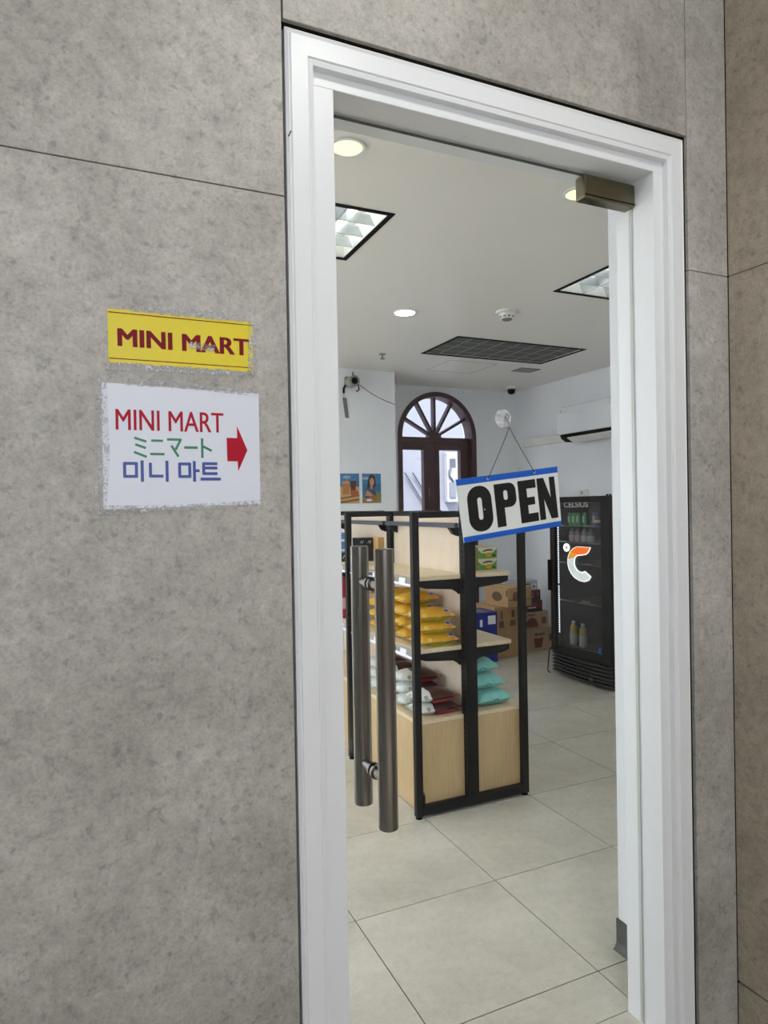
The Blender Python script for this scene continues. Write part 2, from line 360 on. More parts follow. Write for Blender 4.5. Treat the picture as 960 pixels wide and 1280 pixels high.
# shop room shell
ZC = 2.80; RX0, RX1, RY1 = -1.6, 4.65, 6.486
we = MB(); we.box(RX0, .40, 1.512, 1.735, 0, ZC); we.box(1.625, RX1, 1.512, 1.735, 0, ZC); we.box(.40, 1.625, 1.512, 1.735, 2.62, ZC)
wall_entry = struct(we.build('wall_entry', 'plaster'), 'white plastered inner side of the entrance wall', 'wall')
struct(box(RX1, RX1+.2, 1.512, RY1+.3, 0, ZC+.3).build('wall_side', 'plaster'), 'white plastered side wall of the shop behind the drinks fridge', 'wall')
WA, WB, WZ0, WZ1 = 2.35, 5.55, .85, 2.45      # unseen window added in the left wall to let daylight in
wl = MB(); wl.box(RX0-.2, RX0, 1.512, WA, 0, ZC+.3); wl.box(RX0-.2, RX0, WB, RY1+.3, 0, ZC+.3); wl.box(RX0-.2, RX0, WA, WB, 0, WZ0); wl.box(RX0-.2, RX0, WA, WB, WZ1, ZC+.3)
struct(wl.build('wall_left', 'plaster'), 'white plastered left wall of the shop with an added unseen window', 'wall')
win = thing('added_window_1', 'added unseen daylight window in the left wall with slim white frame', 'window', (RX0-.1, (WA+WB)/2, WZ0)); struct(win)
wfm = MB(); wfm.ring([(WA, WZ0), (WB, WZ0), (WB, WZ1), (WA, WZ1)], [(WA+.05, WZ0+.05), (WB-.05, WZ0+.05), (WB-.05, WZ1-.05), (WA+.05, WZ1-.05)], RX0-.13, RX0-.07, 'x'); wfm.build('frame', 'white_paint', win)
for k in range(3):
    a = WA+.05+k*(WB-WA-.1)/3; b = a+(WB-WA-.1)/3
    box(RX0-.102, RX0-.098, a+.02, b-.02, WZ0+.05, WZ1-.05).build('pane', 'pane_glass', win)
    if k: box(RX0-.12, RX0-.08, a-.02, a+.02, WZ0+.05, WZ1-.05).build('mullion', 'white_paint', win)
struct(box(RX0, 2.815, 5.903, RY1+.26, 0, ZC).build('wall_partition', 'plaster'), 'white projecting wall carrying the two posters', 'wall')
AX, AZ, AR, SX = 3.605, 2.252, .492, .488     # arched opening: centre, spring line, radius, half width
def back_wall():
    mb = MB(); y0, y1 = RY1, RY1+.26
    mb.box(2.815, AX-SX, y0, y1, 0, ZC); mb.box(AX+SX, RX1, y0, y1, 0, ZC)
    n = 24
    arc = [(AX-SX*math.cos(math.pi*k/n), AZ+AR*math.sin(math.pi*k/n)) for k in range(n+1)]
    for k in range(n):
        (a, b), (c, d) = arc[k], arc[k+1]
        mb.add([(a, y0, b), (c, y0, d), (c, y0, ZC), (a, y0, ZC), (a, y1, b), (c, y1, d), (c, y1, ZC), (a, y1, ZC)], [(0, 1, 2, 3), (4, 7, 6, 5), (0, 4, 5, 1)])
    return mb
struct(back_wall().build('wall_back', 'plaster'), 'white plastered back wall with the arched opening', 'wall')
# ceiling with openings for the recessed fittings
HOLES = [(.70, 1.30, 2.725, 3.305), (2.69, 3.29, 2.745, 3.325), (2.70, 3.93, 4.50, 5.09), (-1.29, -.69, 2.725, 3.305), (.70, 1.30, 4.50, 5.09), (-1.29, -.69, 4.50, 5.09)]
def ceiling():
    xs = sorted({RX0-.2, RX1+.2} | {h[0] for h in HOLES} | {h[1] for h in HOLES}); ys = sorted({1.512, RY1+.3} | {h[2] for h in HOLES} | {h[3] for h in HOLES})
    mb = MB()
    for i in range(len(xs)-1):
        for j in range(len(ys)-1):
            cx, cy = (xs[i]+xs[i+1])/2, (ys[j]+ys[j+1])/2
            if any(h[0] < cx < h[1] and h[2] < cy < h[3] for h in HOLES): continue
            mb.box(xs[i], xs[i+1], ys[j], ys[j+1], ZC, ZC+.02)
    return mb
struct(ceiling().build('ceiling', 'plaster_ceiling'), 'white shop ceiling', 'ceiling')
struct(box(RX0-.2, RX1+.2, 1.512, RY1+.3, 3.16, 3.3).build('roof_slab', 'corridor_plaster'), 'slab above the shop ceiling', 'roof')
rs = MB(); rs.box(RX0-.2, RX1+.2, RY1+.28, RY1+.3, ZC, 3.2); rs.box(RX0-.2, RX1+.2, 1.512, 1.53, ZC+.02, 3.2); rs.box(RX0-.2, RX0-.18, 1.53, RY1+.28, ZC+.02, 3.2); rs.box(RX1+.18, RX1+.2, 1.53, RY1+.28, ZC+.02, 3.2)
struct(rs.build('wall_parapet', 'corridor_plaster'), 'upstand closing the void above the shop ceiling', 'wall')
floor = struct(box(RX0-.2, RX1+.2, 1.5105, RY1+.3, -.08, -.0025).build('floor', 'grout'), 'shop floor of large pale grey-beige tiles', 'floor')
TX, TY = .6, .583
tme = {}
for i in range(-4, 8):
    for j in range(-1, 9):
        x0, x1, y0, y1 = .284+i*TX, .284+(i+1)*TX, 1.68+j*TY, 1.68+(j+1)*TY
        x0, x1, y0, y1 = max(x0, RX0), min(x1, RX1), max(y0, 1.511), min(y1, RY1+.26)
        if x1-x0 < .02 or y1-y0 < .02: continue
        key = (round(x1-x0, 3), round(y1-y0, 3)); g = .0022
        if key not in tme:
            o = MB().box(g, x1-x0-g, g, y1-y0-g, -.0025, 0).build('floor_tile', 'floor_tile', floor, world=False); tme[key] = o.data
        else:
            o = bpy.data.objects.new('floor_tile', tme[key]); COL.objects.link(o); o.parent = floor
        o.location = Vector((x0, y0, 0)) - abs_loc(floor)
# covered walk outside; two unseen walls added to shape its light
struct(box(-3.4, 2.0, -3.4, 1.5105, WZ-.08, WZ).build('floor_walk', 'asphalt'), 'pale paved floor of the covered walk outside', 'floor')
struct(box(-3.4, 2.0, -3.4, WY+.16, 3.2, 3.3).build('ceiling_walk', 'corridor_plaster'), 'ceiling of the covered walk outside', 'ceiling')
wo = MB(); wo.box(-3.4, -1.9, -2.9, -2.7, WZ, 3.2); wo.box(1.0, 1.7155, -2.9, -2.7, WZ, 3.2); wo.box(-1.9, 1.0, -2.9, -2.7, WZ, 1.45); wo.box(-1.9, 1.0, -2.9, -2.7, 3.0, 3.2)
struct(wo.build('wall_opposite', 'shaded_tile'), 'unseen wall added across the covered walk, its wide opening shaped to admit daylight', 'wall')
struct(box(-3.4, -3.2, -2.7, WY+.012, WZ, 3.2).build('wall_walk_end', 'shaded_tile'), 'unseen wall added to block light from the left end of the covered walk', 'wall')
# vinyl cove base on the reveal beside the door
vb = MB(); vb.prism([(1.625, .0), (1.625, .10), (1.619, .10), (1.619, .022), (1.612, .006), (1.604, 0)], 1.514, 1.741, 'y')
vb.box(1.6255, RX1, 1.735, 1.741, 0, .10)
struct(vb.build('baseboard_entry', 'vinyl_base'), 'dark grey vinyl cove base on the wall end by the door', 'baseboard')

# ------------------------------------------------------------------ arched double door at the back
dr = thing('door_2', 'dark maroon arched double door with a sunburst fanlight', 'door', (AX, RY1+.12, 0)); struct(dr)
FY0, FY1 = RY1+.05, RY1+.15
n = 32; fw = .052
def arcpts(rx, rz): return [(AX-rx*math.cos(math.pi*k/n), AZ+rz*math.sin(math.pi*k/n)) for k in range(n+1)]
o_ = [(AX-SX, 0)] + arcpts(SX, AR) + [(AX+SX, 0)]; i_ = [(AX-SX+fw, 0)] + arcpts(SX-fw, AR-fw) + [(AX+SX-fw, 0)]
def strip(outer, inner, y0, y1):
    mb = MB(); k = len(outer)
    vs = [(a, y0, b) for a, b in outer] + [(a, y0, b) for a, b in inner] + [(a, y1, b) for a, b in outer] + [(a, y1, b) for a, b in inner]; fs = []
    for i in range(k-1): fs += [(i, i+1, k+i+1, k+i), (2*k+i, 3*k+i, 3*k+i+1, 2*k+i+1), (i, 2*k+i, 2*k+i+1, i+1), (k+i, k+i+1, 3*k+i+1, 3*k+i)]
    return mb.add(vs, fs)
strip(o_, i_, RY1-.012, FY1).build('frame', 'maroon', dr)
box(AX-SX+fw, AX+SX-fw, FY0, FY1, AZ-.06, AZ).build('transom', 'maroon', dr, bevel=.004)
hub = [(AX-.075*math.cos(math.pi*k/10), AZ+.065*math.sin(math.pi*k/10)) for k in range(11)]
MB().prism(hub, FY0, FY1).build('hub', 'maroon', dr)
for a in (29, 60, 90, 120, 151):
    c, s = math.cos(math.radians(a)), math.sin(math.radians(a)); w = .013
    MB().prism([(AX+.04*c-w*s, AZ+.04*s+w*c), (AX+.04*c+w*s, AZ+.04*s-w*c), (AX+.455*c+w*s, AZ+.455*s-w*c), (AX+.455*c-w*s, AZ+.455*s+w*c)], FY0+.01, FY1-.02).build('glazing_bar', 'maroon', dr)
MB().prism([(AX-SX+fw, AZ)] + arcpts(SX-fw-.002, AR-fw-.002)[1:-1] + [(AX+SX-fw, AZ)], FY0+.04, FY0+.044).build('fanlight_pane', 'pane_glass', dr)
for s in (-1, 1):
    x0, x1 = (AX-SX+fw, AX-.002) if s < 0 else (AX+.002, AX+SX-fw)
    pa, pb = (3.178, 3.460) if s < 0 else (3.655, 3.925)
    lf = MB(); lf.box(x0, pa, FY0+.01, FY1-.02, .02, AZ-.06); lf.box(pb, x1, FY0+.01, FY1-.02, .02, AZ-.06); lf.box(pa, pb, FY0+.01, FY1-.02, 2.115, AZ-.06); lf.box(pa, pb, FY0+.01, FY1-.02, .02, .75)
    leaf = lf.build('door_leaf', 'maroon', dr, bevel=.003)
    box(pa, pb, FY0+.03, FY0+.034, .75, 2.115).build('pane', 'pane_glass', leaf)
    hx = AX-.10 if s < 0 else AX+.03
    if s < 0: MB().tube([(hx, FY0-.02, 1.60), (hx, FY0-.022, 1.70)], .005, 8).build('door_pull', 'warm_tinted_metal', leaf)
# bright lane outside that door
wn = box(1.0, 8.5, 9.0, 9.2, 0, 6.).build('wall_street', 'street_white'); struct(wn, 'pale wall across the lane behind the arched door', 'wall')
struct(MB().box(-9, 9, RY1+.3, 9.2, -.1, -.02).box(-9, RX0-.2, 1.512, RY1+.3, -.1, -.02).build('floor_lane', 'asphalt'), 'pale paving of the lane outside', 'floor')
wall_sign = thing('utility_cabinet', 'white wall cabinet with dark gauge and cable seen through the right pane', 'cabinet', (5.2, 8.95, 1.55))
box(5.10, 5.31, 8.9, 8.997, 1.55, 2.31).build('body', 'street_box', wall_sign, bevel=.01)
box(5.145, 5.245, 8.893, 8.90, 2.08, 2.21).build('gauge', 'street_grey', wall_sign)
MB().tube([(5.16, 8.88, 2.07), (5.125, 8.88, 2.02), (5.125, 8.88, 1.95), (5.17, 8.88, 1.90), (5.20, 8.88, 1.86)], .014, 8).build('cable', 'street_grey', wall_sign)
box(5.135, 5.235, 8.88, 8.90, 1.62, 1.85).build('lower_box', 'street_line', wall_sign, bevel=.004)
for k in range(2):
    st = MB(); dx = k*.13
    st.prism([(4.40+dx, 2.0), (4.42+dx, 2.0), (4.95+dx, 1.2), (4.93+dx, 1.2)], 8.92, 8.96)
    tag(st.build('stair_rail', 'street_line'), ('pale slanted rail outside the left pane of the arched door', 'second slanted rail, right of the first, outside the arched door')[k], 'railing')

# ------------------------------------------------------------------ glass entrance door
door = thing('door_1', 'frameless clear glass shop door with long steel pull bars', 'door', (.98, YG, 0)); struct(door)
gb = box(JL+.003, JR-.004, YG-.005, YG+.005, .008, JT-.006)
gp = gb.build('glass_panel', 'door_glass', door)
box(JL, JR, YG-.03, 1.510, WZ, 0).build('threshold', 'floor_tile', door)
eg = MB(); eg.box(JR-.0040, JR-.0030, YG-.005, YG+.005, .008, JT-.006); eg_ = box(JL+.003, JR-.004, YG-.005, YG+.005, JT-.0062, JT-.0050).build('glass_top_shadow', 'gap_shadow', door)  # dark strip along the glass top stands for the gap shadow
eg.build('glass_edge', 'glass_edge', door)
def capped_bar(x, y, z0, z1, r): return MB().lathe([(r-.0015, z0), (r, z0+.0015), (r, z1-.0015), (r-.0015, z1)], (x, y, 0), 'z', 32)
HX = .6235
for sy, nm in ((-1, 'pull_bar'), (1, 'pull_bar')):
    yb = YG + sy*.0725
    pb = capped_bar(HX, yb, .770, 1.400, .0222).build(nm, 'brushed_steel', door, smooth=True)
    for z in (1.3146, .875):
        y0, y1 = sorted((YG+sy*.005, yb-sy*.018))
        MB().lathe([(.0125, y0), (.0125, y1)], (HX, 0, z), 'y', 20).build('standoff', 'brushed_steel', pb, smooth=True)
        y2, y3 = sorted((YG+sy*.005, YG+sy*.014))
        MB().lathe([(.0165, y2), (.0165, y3)], (HX, 0, z), 'y', 20).build('collar', 'brushed_steel', pb, smooth=True)
pv = MB(); pv.box(1.262, JR-.003, YG-.020, YG+.020, 2.322, 2.386)
pp = pv.build('pivot_patch', 'warm_tinted_metal', door, bevel=.005, seg=3)
box(1.262, JR-.003, YG-.0205, YG-.0195, 2.328, 2.331).build('patch_groove', 'slot_dark', pp)

# ------------------------------------------------------------------ OPEN sign hung from a suction hook
cup = thing('suction_hook', 'clear suction cup with a bent hook stuck on the glass door', 'hook', (.9955, YG-.005, 1.715))
MB().lathe([(.0240, 0), (.0230, -.003), (.016, -.006), (.008, -.009), (.007, -.015), (.0045, -.017)], (.9955, YG-.005, 1.715), 'y', 32).build('cup', 'cup_plastic', cup, smooth=True)
hk = []
for k in range(9):
    t = math.radians(100 - 200*k/8); hk.append((.9955, YG-.022-.004*math.cos(t), 1.717+.0085*math.sin(t)))
MB().tube([(.9955, YG-.022, 1.727)] + [(.9955+.006*math.sin(math.radians(a)), YG-.0235, 1.718+.007*math.cos(math.radians(a))) for a in range(0, 330, 30)] + [(.9975, YG-.026, 1.704), (.998, YG-.030, 1.690), (.998, YG-.028, 1.6865), (.998, YG-.0245, 1.690)], .0016, 8).build('hook', 'mid_grey', cup, smooth=True)
SW, SH = .306, .1565
sg = thing('open_sign', 'white hanging OPEN sign with black letters and blue stripes', 'sign', (.8610, YG-.026, 1.4025), rot=(0, math.radians(-6.45), 0))
def lrot(x, z): # world to sign-local (rotation about y by +6.45 deg seen from the front)
    a = math.radians(6.45); dx, dz = x-.8610, z-1.4025; return (dx*math.cos(a)+dz*math.sin(a), -dx*math.sin(a)+dz*math.cos(a))
sk = -.004  # board edges lean slightly
MB().prism([(0, 0), (SW-.006, 0), (SW, SH), (-.004, SH)], -.0015, .0015).build('board', 'sign_white', sg, world=False)
MB().prism([(0, 0), (SW-.006, 0), (SW-.0055, .0135), (-.0004, .0135)], -.0023, -.0015).build('stripe', 'sign_blue', sg, world=False)
MB().prism([(-.0035, SH-.0155), (SW-.0006, SH-.0155), (SW, SH), (-.004, SH)], -.0023, -.0015).build('stripe', 'sign_blue', sg, world=False)
L0, L1 = .0235, .132
def U(f): return f*SW
y0, y1 = -.0024, -.0015
MB().ring(rrect(U(.07), U(.30), L0-.003, L1+.002, .033, 8), rrect(U(.163), U(.207), L0+.026, L1-.027, .0066, 8), y0, y1).build('letter_o', 'ink_black', sg, world=False)
P = MB().box(U(.335), U(.42), y0, y1, L0, L1)
ro = rrect(U(.335), U(.545), L0+.047, L1, .020, 6); ri = rrect(U(.42), U(.462), L0+.066, L1-.018, .006, 6)
P.ring(ro, ri, y0-.0001, y1); P.build('letter_p', 'ink_black', sg, world=False)
Ee = MB().box(U(.572), U(.655), y0, y1, L0, L1)
for a, b, c in ((L0, L0+.022, .752), (L0+.044, L0+.064, .730), (L1-.022, L1, .752)): Ee.box(U(.655), U(c), y0, y1, a, b)
Ee.build('letter_e', 'ink_black', sg, world=False)
N = MB().box(U(.768), U(.826), y0, y1, L0, L1); N.box(U(.898), U(.955), y0, y1, L0, L1)
N.prism([(U(.768), L1), (U(.838), L1), (U(.955), L0), (U(.885), L0)], y0-.0001, y1)
N.build('letter_n', 'ink_black', sg, world=False)
box_ = MB().prism(disc(U(.225), L0+.05, .0016, .0016, 10), -.0028, -.0024).build('speck', 'sign_white', sg, world=False)
ey = [lrot(.931, 1.5595), lrot(1.073, 1.5765)]; hkp = lrot(.998, 1.688)
for e in ey:
    MB().lathe([(.0040, -.0034), (.0040, -.0015)], (e[0], 0, e[1]), 'y', 16).build('eyelet', 'chrome', sg, world=False)
cp = [Vector((ey[0][0], -.004, ey[0][1]))]
top = Vector((hkp[0], -.003, hkp[1]))
for k in range(1, 8): cp.append(cp[0].lerp(top, k/8) + Vector((0, 0, -.0012*math.sin(math.pi*k/8))))
cp += [top + Vector((-.003, 0, -.0015)), top + Vector((0, 0, .0004)), top + Vector((.003, 0, -.0015))]
e1 = Vector((ey[1][0], -.004, ey[1][1]))
for k in range(1, 9): cp.append(top.lerp(e1, k/8) + Vector((0, 0, -.0012*math.sin(math.pi*k/8))))
MB().tube(cp, .0009, 6).build('cord', 'cord', sg, world=False)

# ------------------------------------------------------------------ paper signs on the cladding
ys = thing('paper_sign', 'yellow laminated paper sign reading MINI MART in dark red', 'sign', (.0565, WY, 1.7705))
def P4(x0, x1, z0, z1, ya, yb): return MB().prism([(x0, z0), (x1, z0), (x1, z1), (x0, z1)], ya, yb)
sheet = P4(.0565, .3275, 1.7705, 1.8710, WY-.0012, WY).build('sheet', 'paper_yellow', ys)
bold = MB()
for dx in (-.0018, -.0006, .0006, .0018):
    for dz in (-.0004, .0004):
        c_ = text_mesh('MINI MART', .0745+dx, .3185+dx, 1.8034+dz, 1.8356+dz); yy_ = WY-.0015-len(bold.f)*1e-7-.00008*(dx*1250+1.5)-.00004*(dz > 0); bold.add([(p[0], yy_, p[2]) for p in c_.v], c_.f)
bold.build('lettering', 'ink_maroon', ys)
for z in (1.8640, 1.7785): box(.0575, .3265, WY-.0017, WY-.0012, z, z+.0015).build('rule', 'ink_maroon', ys)
def tape_strip(parent, pts):
    MB().prism(pts, WY-.0030, WY-.0022).build('tape', 'tape', parent)
tape_strip(ys, [(.10, 1.8685), (.31, 1.8685), (.312, 1.884), (.20, 1.887), (.10, 1.882)])
tape_strip(ys, [(.050, 1.757), (.150, 1.760), (.330, 1.762), (.330, 1.773), (.150, 1.773), (.052, 1.773)])
tape_strip(ys, [(.3165, 1.764), (.334, 1.762), (.336, 1.872), (.318, 1.872)])
tape_strip(ys, [(.200, 1.808), (.250, 1.806), (.254, 1.818), (.205, 1.822)])
ws = thing('paper_sign', 'white paper sign with red arrow and MINI MART in three scripts', 'sign', (.043, WY, 1.4985))
MB().prism([(.043, 1.4985), (.337, 1.5045), (.3375, 1.7275), (.0435, 1.7335)], WY-.0012, WY).build('sheet', 'paper_white', ws)
def wp(u, v): return (.043+u*.2945, 1.733 - v*.232 + (u-.5)*0)
def flat(mb): return shift(mb, lambda p: (p[0], WY-.0018, p[2]))
a, b = wp(.082, .372), wp(.755, .205)
rl = MB()
for k_, dx in enumerate((-.0005, .0005)):
    q_ = text_mesh('MINI MART', a[0]+dx, b[0]+dx, a[1], b[1]); rl.add([(p[0], WY-.0017-.0001*k_, p[2]) for p in q_.v], q_.f)
rl.build('red_lettering', 'ink_red', ws)
def strokes(name, m, u0, u1, v0, v1, segs, w):
    """hand-set characters: strokes in a unit box fitted to the rectangle"""
    mb = MB(); (xa, zb), (xb, za) = wp(u0, v0), wp(u1, v1)
    for s in segs:
        pts = [Vector((xa+p[0]*(xb-xa), 0, za+p[1]*(zb-za))) for p in s]
        for p, q in zip(pts, pts[1:]):
            d = (q-p).normalized(); nn = Vector((-d.z, 0, d.x))*w; e = d*w*.6
            vs = [p-e+nn, p-e-nn, q+e-nn, q+e+nn]; yk = WY-.0014-.00003*len(mb.f); mb.add([(k.x, yk, k.z) for k in vs], [(0, 1, 2, 3)])
    return mb.build(name, m, ws)
K = []
def g(x0, w, segs):
    for s in segs: K.append([(x0+w*p[0], p[1]) for p in s])
g(.0, .15, [[(.05, .97), (.95, .80)], [(.12, .62), (.9, .46)], [(0, .22), (.95, .0)]])
g(.205, .165, [[(.1, .85), (.9, .85)], [(0, .14), (1, .14)]])
g(.425, .17, [[(0, .93), (1, .93), (.62, .42)], [(.30, .58), (.78, .05)]])
g(.65, .16, [[(0, .52), (1, .52)]])
g(.86, .14, [[(.15, 1.0), (.15, 0)], [(.15, .62), (1, .38)]])
strokes('green_lettering', 'ink_green', .190, .670, .43, .585, K, .0023)
K = []
g(.0, .12, [[(0, .95), (1, .95), (1, .2), (0, .2), (0, .95)]]); g(.17, .02, [[(.5, 1.08), (.5, -.06)]])
g(.265, .10, [[(0, .95), (0, .22), (1.25, .22)]]); g(.43, .02, [[(.5, 1.08), (.5, -.06)]])
g(.575, .11, [[(0, .95), (1, .95), (1, .2), (0, .2), (0, .95)]]); g(.735, .06, [[(0, 1.08), (0, -.06)], [(0, .55), (.8, .55)]])
g(.82, .18, [[(.1, .98), (.9, .98)], [(.1, .72), (.9, .72)], [(.1, .98), (.1, .38), (.9, .38)], [(-.05, .05), (1.1, .05)]])
strokes('blue_lettering', 'ink_navy', .128, .715, .635, .775, K, .0028)
ar = [(.775, .415), (.846, .415), (.846, .31), (.915, .518), (.850, .70), (.847, .615), (.777, .615)]
flat(MB().add([(*wp(u, v), 0) for u, v in ar], [tuple(range(7))])) if False else None
MB().add([(wp(u, v)[0], WY-.0018, wp(u, v)[1]) for u, v in ar], [(0, 1, 5, 6), (2, 3, 4, 5, 1)]).build('arrow', 'ink_red', ws)
tape_strip(ws, [(.028, 1.490), (.047, 1.489), (.056, 1.60), (.052, 1.735), (.040, 1.745), (.032, 1.70)])
tape_strip(ws, [(.030, 1.488), (.17, 1.494), (.34, 1.500), (.34, 1.512), (.17, 1.505), (.045, 1.506)])
tape_strip(ws, [(.085, 1.730), (.20, 1.729), (.335, 1.722), (.335, 1.733), (.22, 1.742), (.088, 1.744)])

# ------------------------------------------------------------------ gondola shelving
PX0, PX1, MX0, MX1 = 1.440, 2.090, 1.724, 1.788       # side posts and slotted centre upright of the end frame
S1, S2, SB = 1.153, .800, .458                          # shelf tops and base deck
def gondola(label, y0, y1, last=False):
    t = thing('gondola_shelf', label, 'shelf unit', ((PX0+PX1)/2, y0, 0), 'wood and black metal gondola units')
    fy0, fy1 = y0, y0+.03
    for a, b in ((PX0, PX0+.036), (PX1-.036, PX1)):
        p = box(a, b, fy0, fy1, .012, 1.468).build('post', 'black_metal', t, bevel=.002)
        MB().lathe([(.016, 0), (.016, .012)], ((a+b)/2, (fy0+fy1)/2, 0), 'z', 14).build('foot', 'slot_dark', p)
    box(PX0+.036, PX1-.036, fy0, fy1, 1.438, 1.468).build('top_rail', 'black_metal', t, bevel=.002)
    box(PX0+.036, PX1-.036, fy0, fy1, .014, .058).build('bottom_rail', 'black_metal', t, bevel=.002)
    up = box(MX0, MX1, fy0-.002, fy0+.05, .058, 1.438).build('upright', 'black_metal', t, bevel=.002)
    sl = MB()
    for k in range(46):
        z = .10 + k*.029
        sl.box(MX0-.0006, MX0, fy0+.018, fy0+.026, z, z+.014); sl.box(MX0+.006, MX0+.010, fy0-.0026, fy0-.002, z, z+.014)
    sl.build('slots', 'slot_dark', up)['kind'] = 'stuff'
    yb = y1-.004
    box(1.748, 1.764, fy1+.022, yb, .46, 1.44).build('back_panel', 'oak_pale', t)
    box(1.742, 1.770, fy1+.022, yb, 1.44, 1.468).build('top_cap', 'black_metal', t, bevel=.002)
    hr = box(1.690, 1.712, fy1+.002, yb, 1.384, 1.409).build('header_rail', 'slate_metal', t, bevel=.002)
    for yy in (fy1+.05, yb-.06):
        MB().prism([(1.690, 1.384), (1.744, 1.384), (1.744, 1.340), (1.712, 1.352)], yy, yy+.025).build('rail_bracket', 'black_metal', hr)
    for nm, x0, x1, zt, sgn in (('l', 1.476, 1.747, S1, -1), ('l', 1.476, 1.747, S2, -1), ('r', 1.765, 2.022, S1, 1), ('r', 1.765, 2.022, S2, 1)):
        sh = box(x0, x1, fy1+.012, yb-.002, zt-.020, zt).build('shelf', 'oak_shelf', t, bevel=.001, seg=1)
        xo, xi = (x0+.012, 1.722) if sgn < 0 else (x1-.012, 1.790)
        for yy in (fy1+.014, yb-.022):
            zz = zt-.022
            poly = [(xo, zz), (xi, zz), (xi, zz-.075), (xi-(xi-xo)/abs(xi-xo)*.010, zz-.075), (xi-(xi-xo)/abs(xi-xo)*.018, zz-.066), (xi-(xi-xo)/abs(xi-xo)*.045, zz-.050), (xo+(xi-xo)*.18, zz-.038), (xo, zz-.026)]
            MB().prism(poly, yy, yy+.004).build('bracket', 'black_metal', sh)
        if sgn < 0:
            pr = MB().prism([(x0-.001, zt-.002), (x0-.012, zt-.012), (x0-.016, zt-.036), (x0-.013, zt-.036), (x0-.009, zt-.013), (x0-.001, zt-.006)], fy1+.014, yb-.004).build('price_rail', 'clear_plastic', sh)
            MB().prism([(x0-.016, zt-.036), (x0-.021, zt-.047), (x0-.018, zt-.048), (x0-.012, zt-.037)], fy1+.014, yb-.004).build('rail_lip', 'label_white', sh)
            for (a, b) in ((.10, .17), (.42, .50), (.68, .74)):
                MB().prism([(x0-.0125, zt-.012), (x0-.0175, zt-.036), (x0-.0165, zt-.036), (x0-.0115, zt-.012)], fy1+a, fy1+b).build('price_tag', 'label_white', sh)
    for x0, x1, kx in ((1.470, 1.755, 1.488), (1.757, 2.100, 2.082)):
        d = box(x0-.002 if x0 < 1.6 else x0, x1, fy1+.002, yb, SB-.020, SB).build('base_deck', 'oak_shelf', t, bevel=.001, seg=1)
        if x0 < 1.6:
            box(x0, x0+.016, fy1+.002, yb, .105, SB-.021).build('base_front', 'oak', t, bevel=.001, seg=1)
            box(kx, kx+.014, fy1+.002, yb, .0, .104).build('kick_board', 'oak', t)
            box(x0+.016, x1, fy1+.002, fy1+.018, .02, SB-.021).build('end_panel', 'oak', t)
        else:
            box(x1-.016, x1, fy1+.002, yb, .105, SB-.021).build('base_front', 'oak', t, bevel=.001, seg=1)
            box(kx-.014, kx, fy1+.002, yb, .0, .104).build('kick_board', 'oak', t)
            box(x0, x1-.016, fy1+.002, fy1+.018, .02, SB-.021).build('end_panel', 'oak', t)
    if last: box(PX0, PX1, yb+.002, yb+.03, 1.438, 1.468).build('top_rail', 'black_metal', t)
    return t
gondola('nearest oak and black gondola shelf with chips and chocolate packets', 2.855, 3.718)
gondola('farther oak and black gondola shelf stocked with red and blue goods', 3.722, 4.60, True)

# ------------------------------------------------------------------ packets
def pillow(L, W, T, nx=22, ny=12, seed=0):
    """a filled foil packet lying flat, sealed at both ends, base at z=0"""
    rnd = random.Random(seed); ph = [rnd.uniform(0, 6.28) for _ in range(6)]
    mb = MB(); top = []; bot = []
    for i in range(nx+1):
        for j in range(ny+1):
            u, v = 2*i/nx-1, 2*j/ny-1
            fu = max(0., 1-abs(u)**3.2)**.75; fv = max(0., 1-abs(v)**2.6)**.7
            h = T*fu*fv*(1+.05*math.sin(5*u+ph[0])*math.cos(4*v+ph[1]))
            wrink = .004*math.sin(17*v+ph[2]+3*u)*(abs(u)**3)*(1-abs(v))
            wy = W/2*v*(1-.07*(1-abs(u)**4)) ; lx = L/2*u*(1+.0*v)
            zc = T*.42
            top.append((lx, wy, zc + h*.58 + wrink)); bot.append((lx, wy, zc - h*.42 + wrink))
    n1 = (nx+1)*(ny+1); vs = top+bot; fs = []
    for i in range(nx):
        for j in range(ny):
            a, b, c, d = i*(ny+1)+j, (i+1)*(ny+1)+j, (i+1)*(ny+1)+j+1, i*(ny+1)+j+1
            fs += [(a, b, c, d), (n1+a, n1+d, n1+c, n1+b)]
    mn = min(p[2] for p in bot); vs = [(x, y, max(z-mn, 0)) for x, y, z in vs]
    return mb.add(vs, fs), T*.42-mn
def seal(x, W, z, w=.014, sgn=1, ny=14):
    mb = MB()
    vs = []; fs = []
    for j in range(ny+1):
        v = 2*j/ny-1; zz = z + .0022*math.sin(j*2.1)
        vs += [(x, W/2*v, zz+.0008), (x+sgn*w, W/2*v, zz+.0008+.0018*math.sin(j*1.3)), (x, W/2*v, zz-.0008), (x+sgn*w, W/2*v, zz-.0008+.0018*math.sin(j*1.3))]
    for j in range(ny):
        a = 4*j; fs += [(a, a+1, a+5, a+4), (a+2, a+6, a+7, a+3), (a+1, a+3, a+7, a+5)]
    return mb.add(vs, fs)
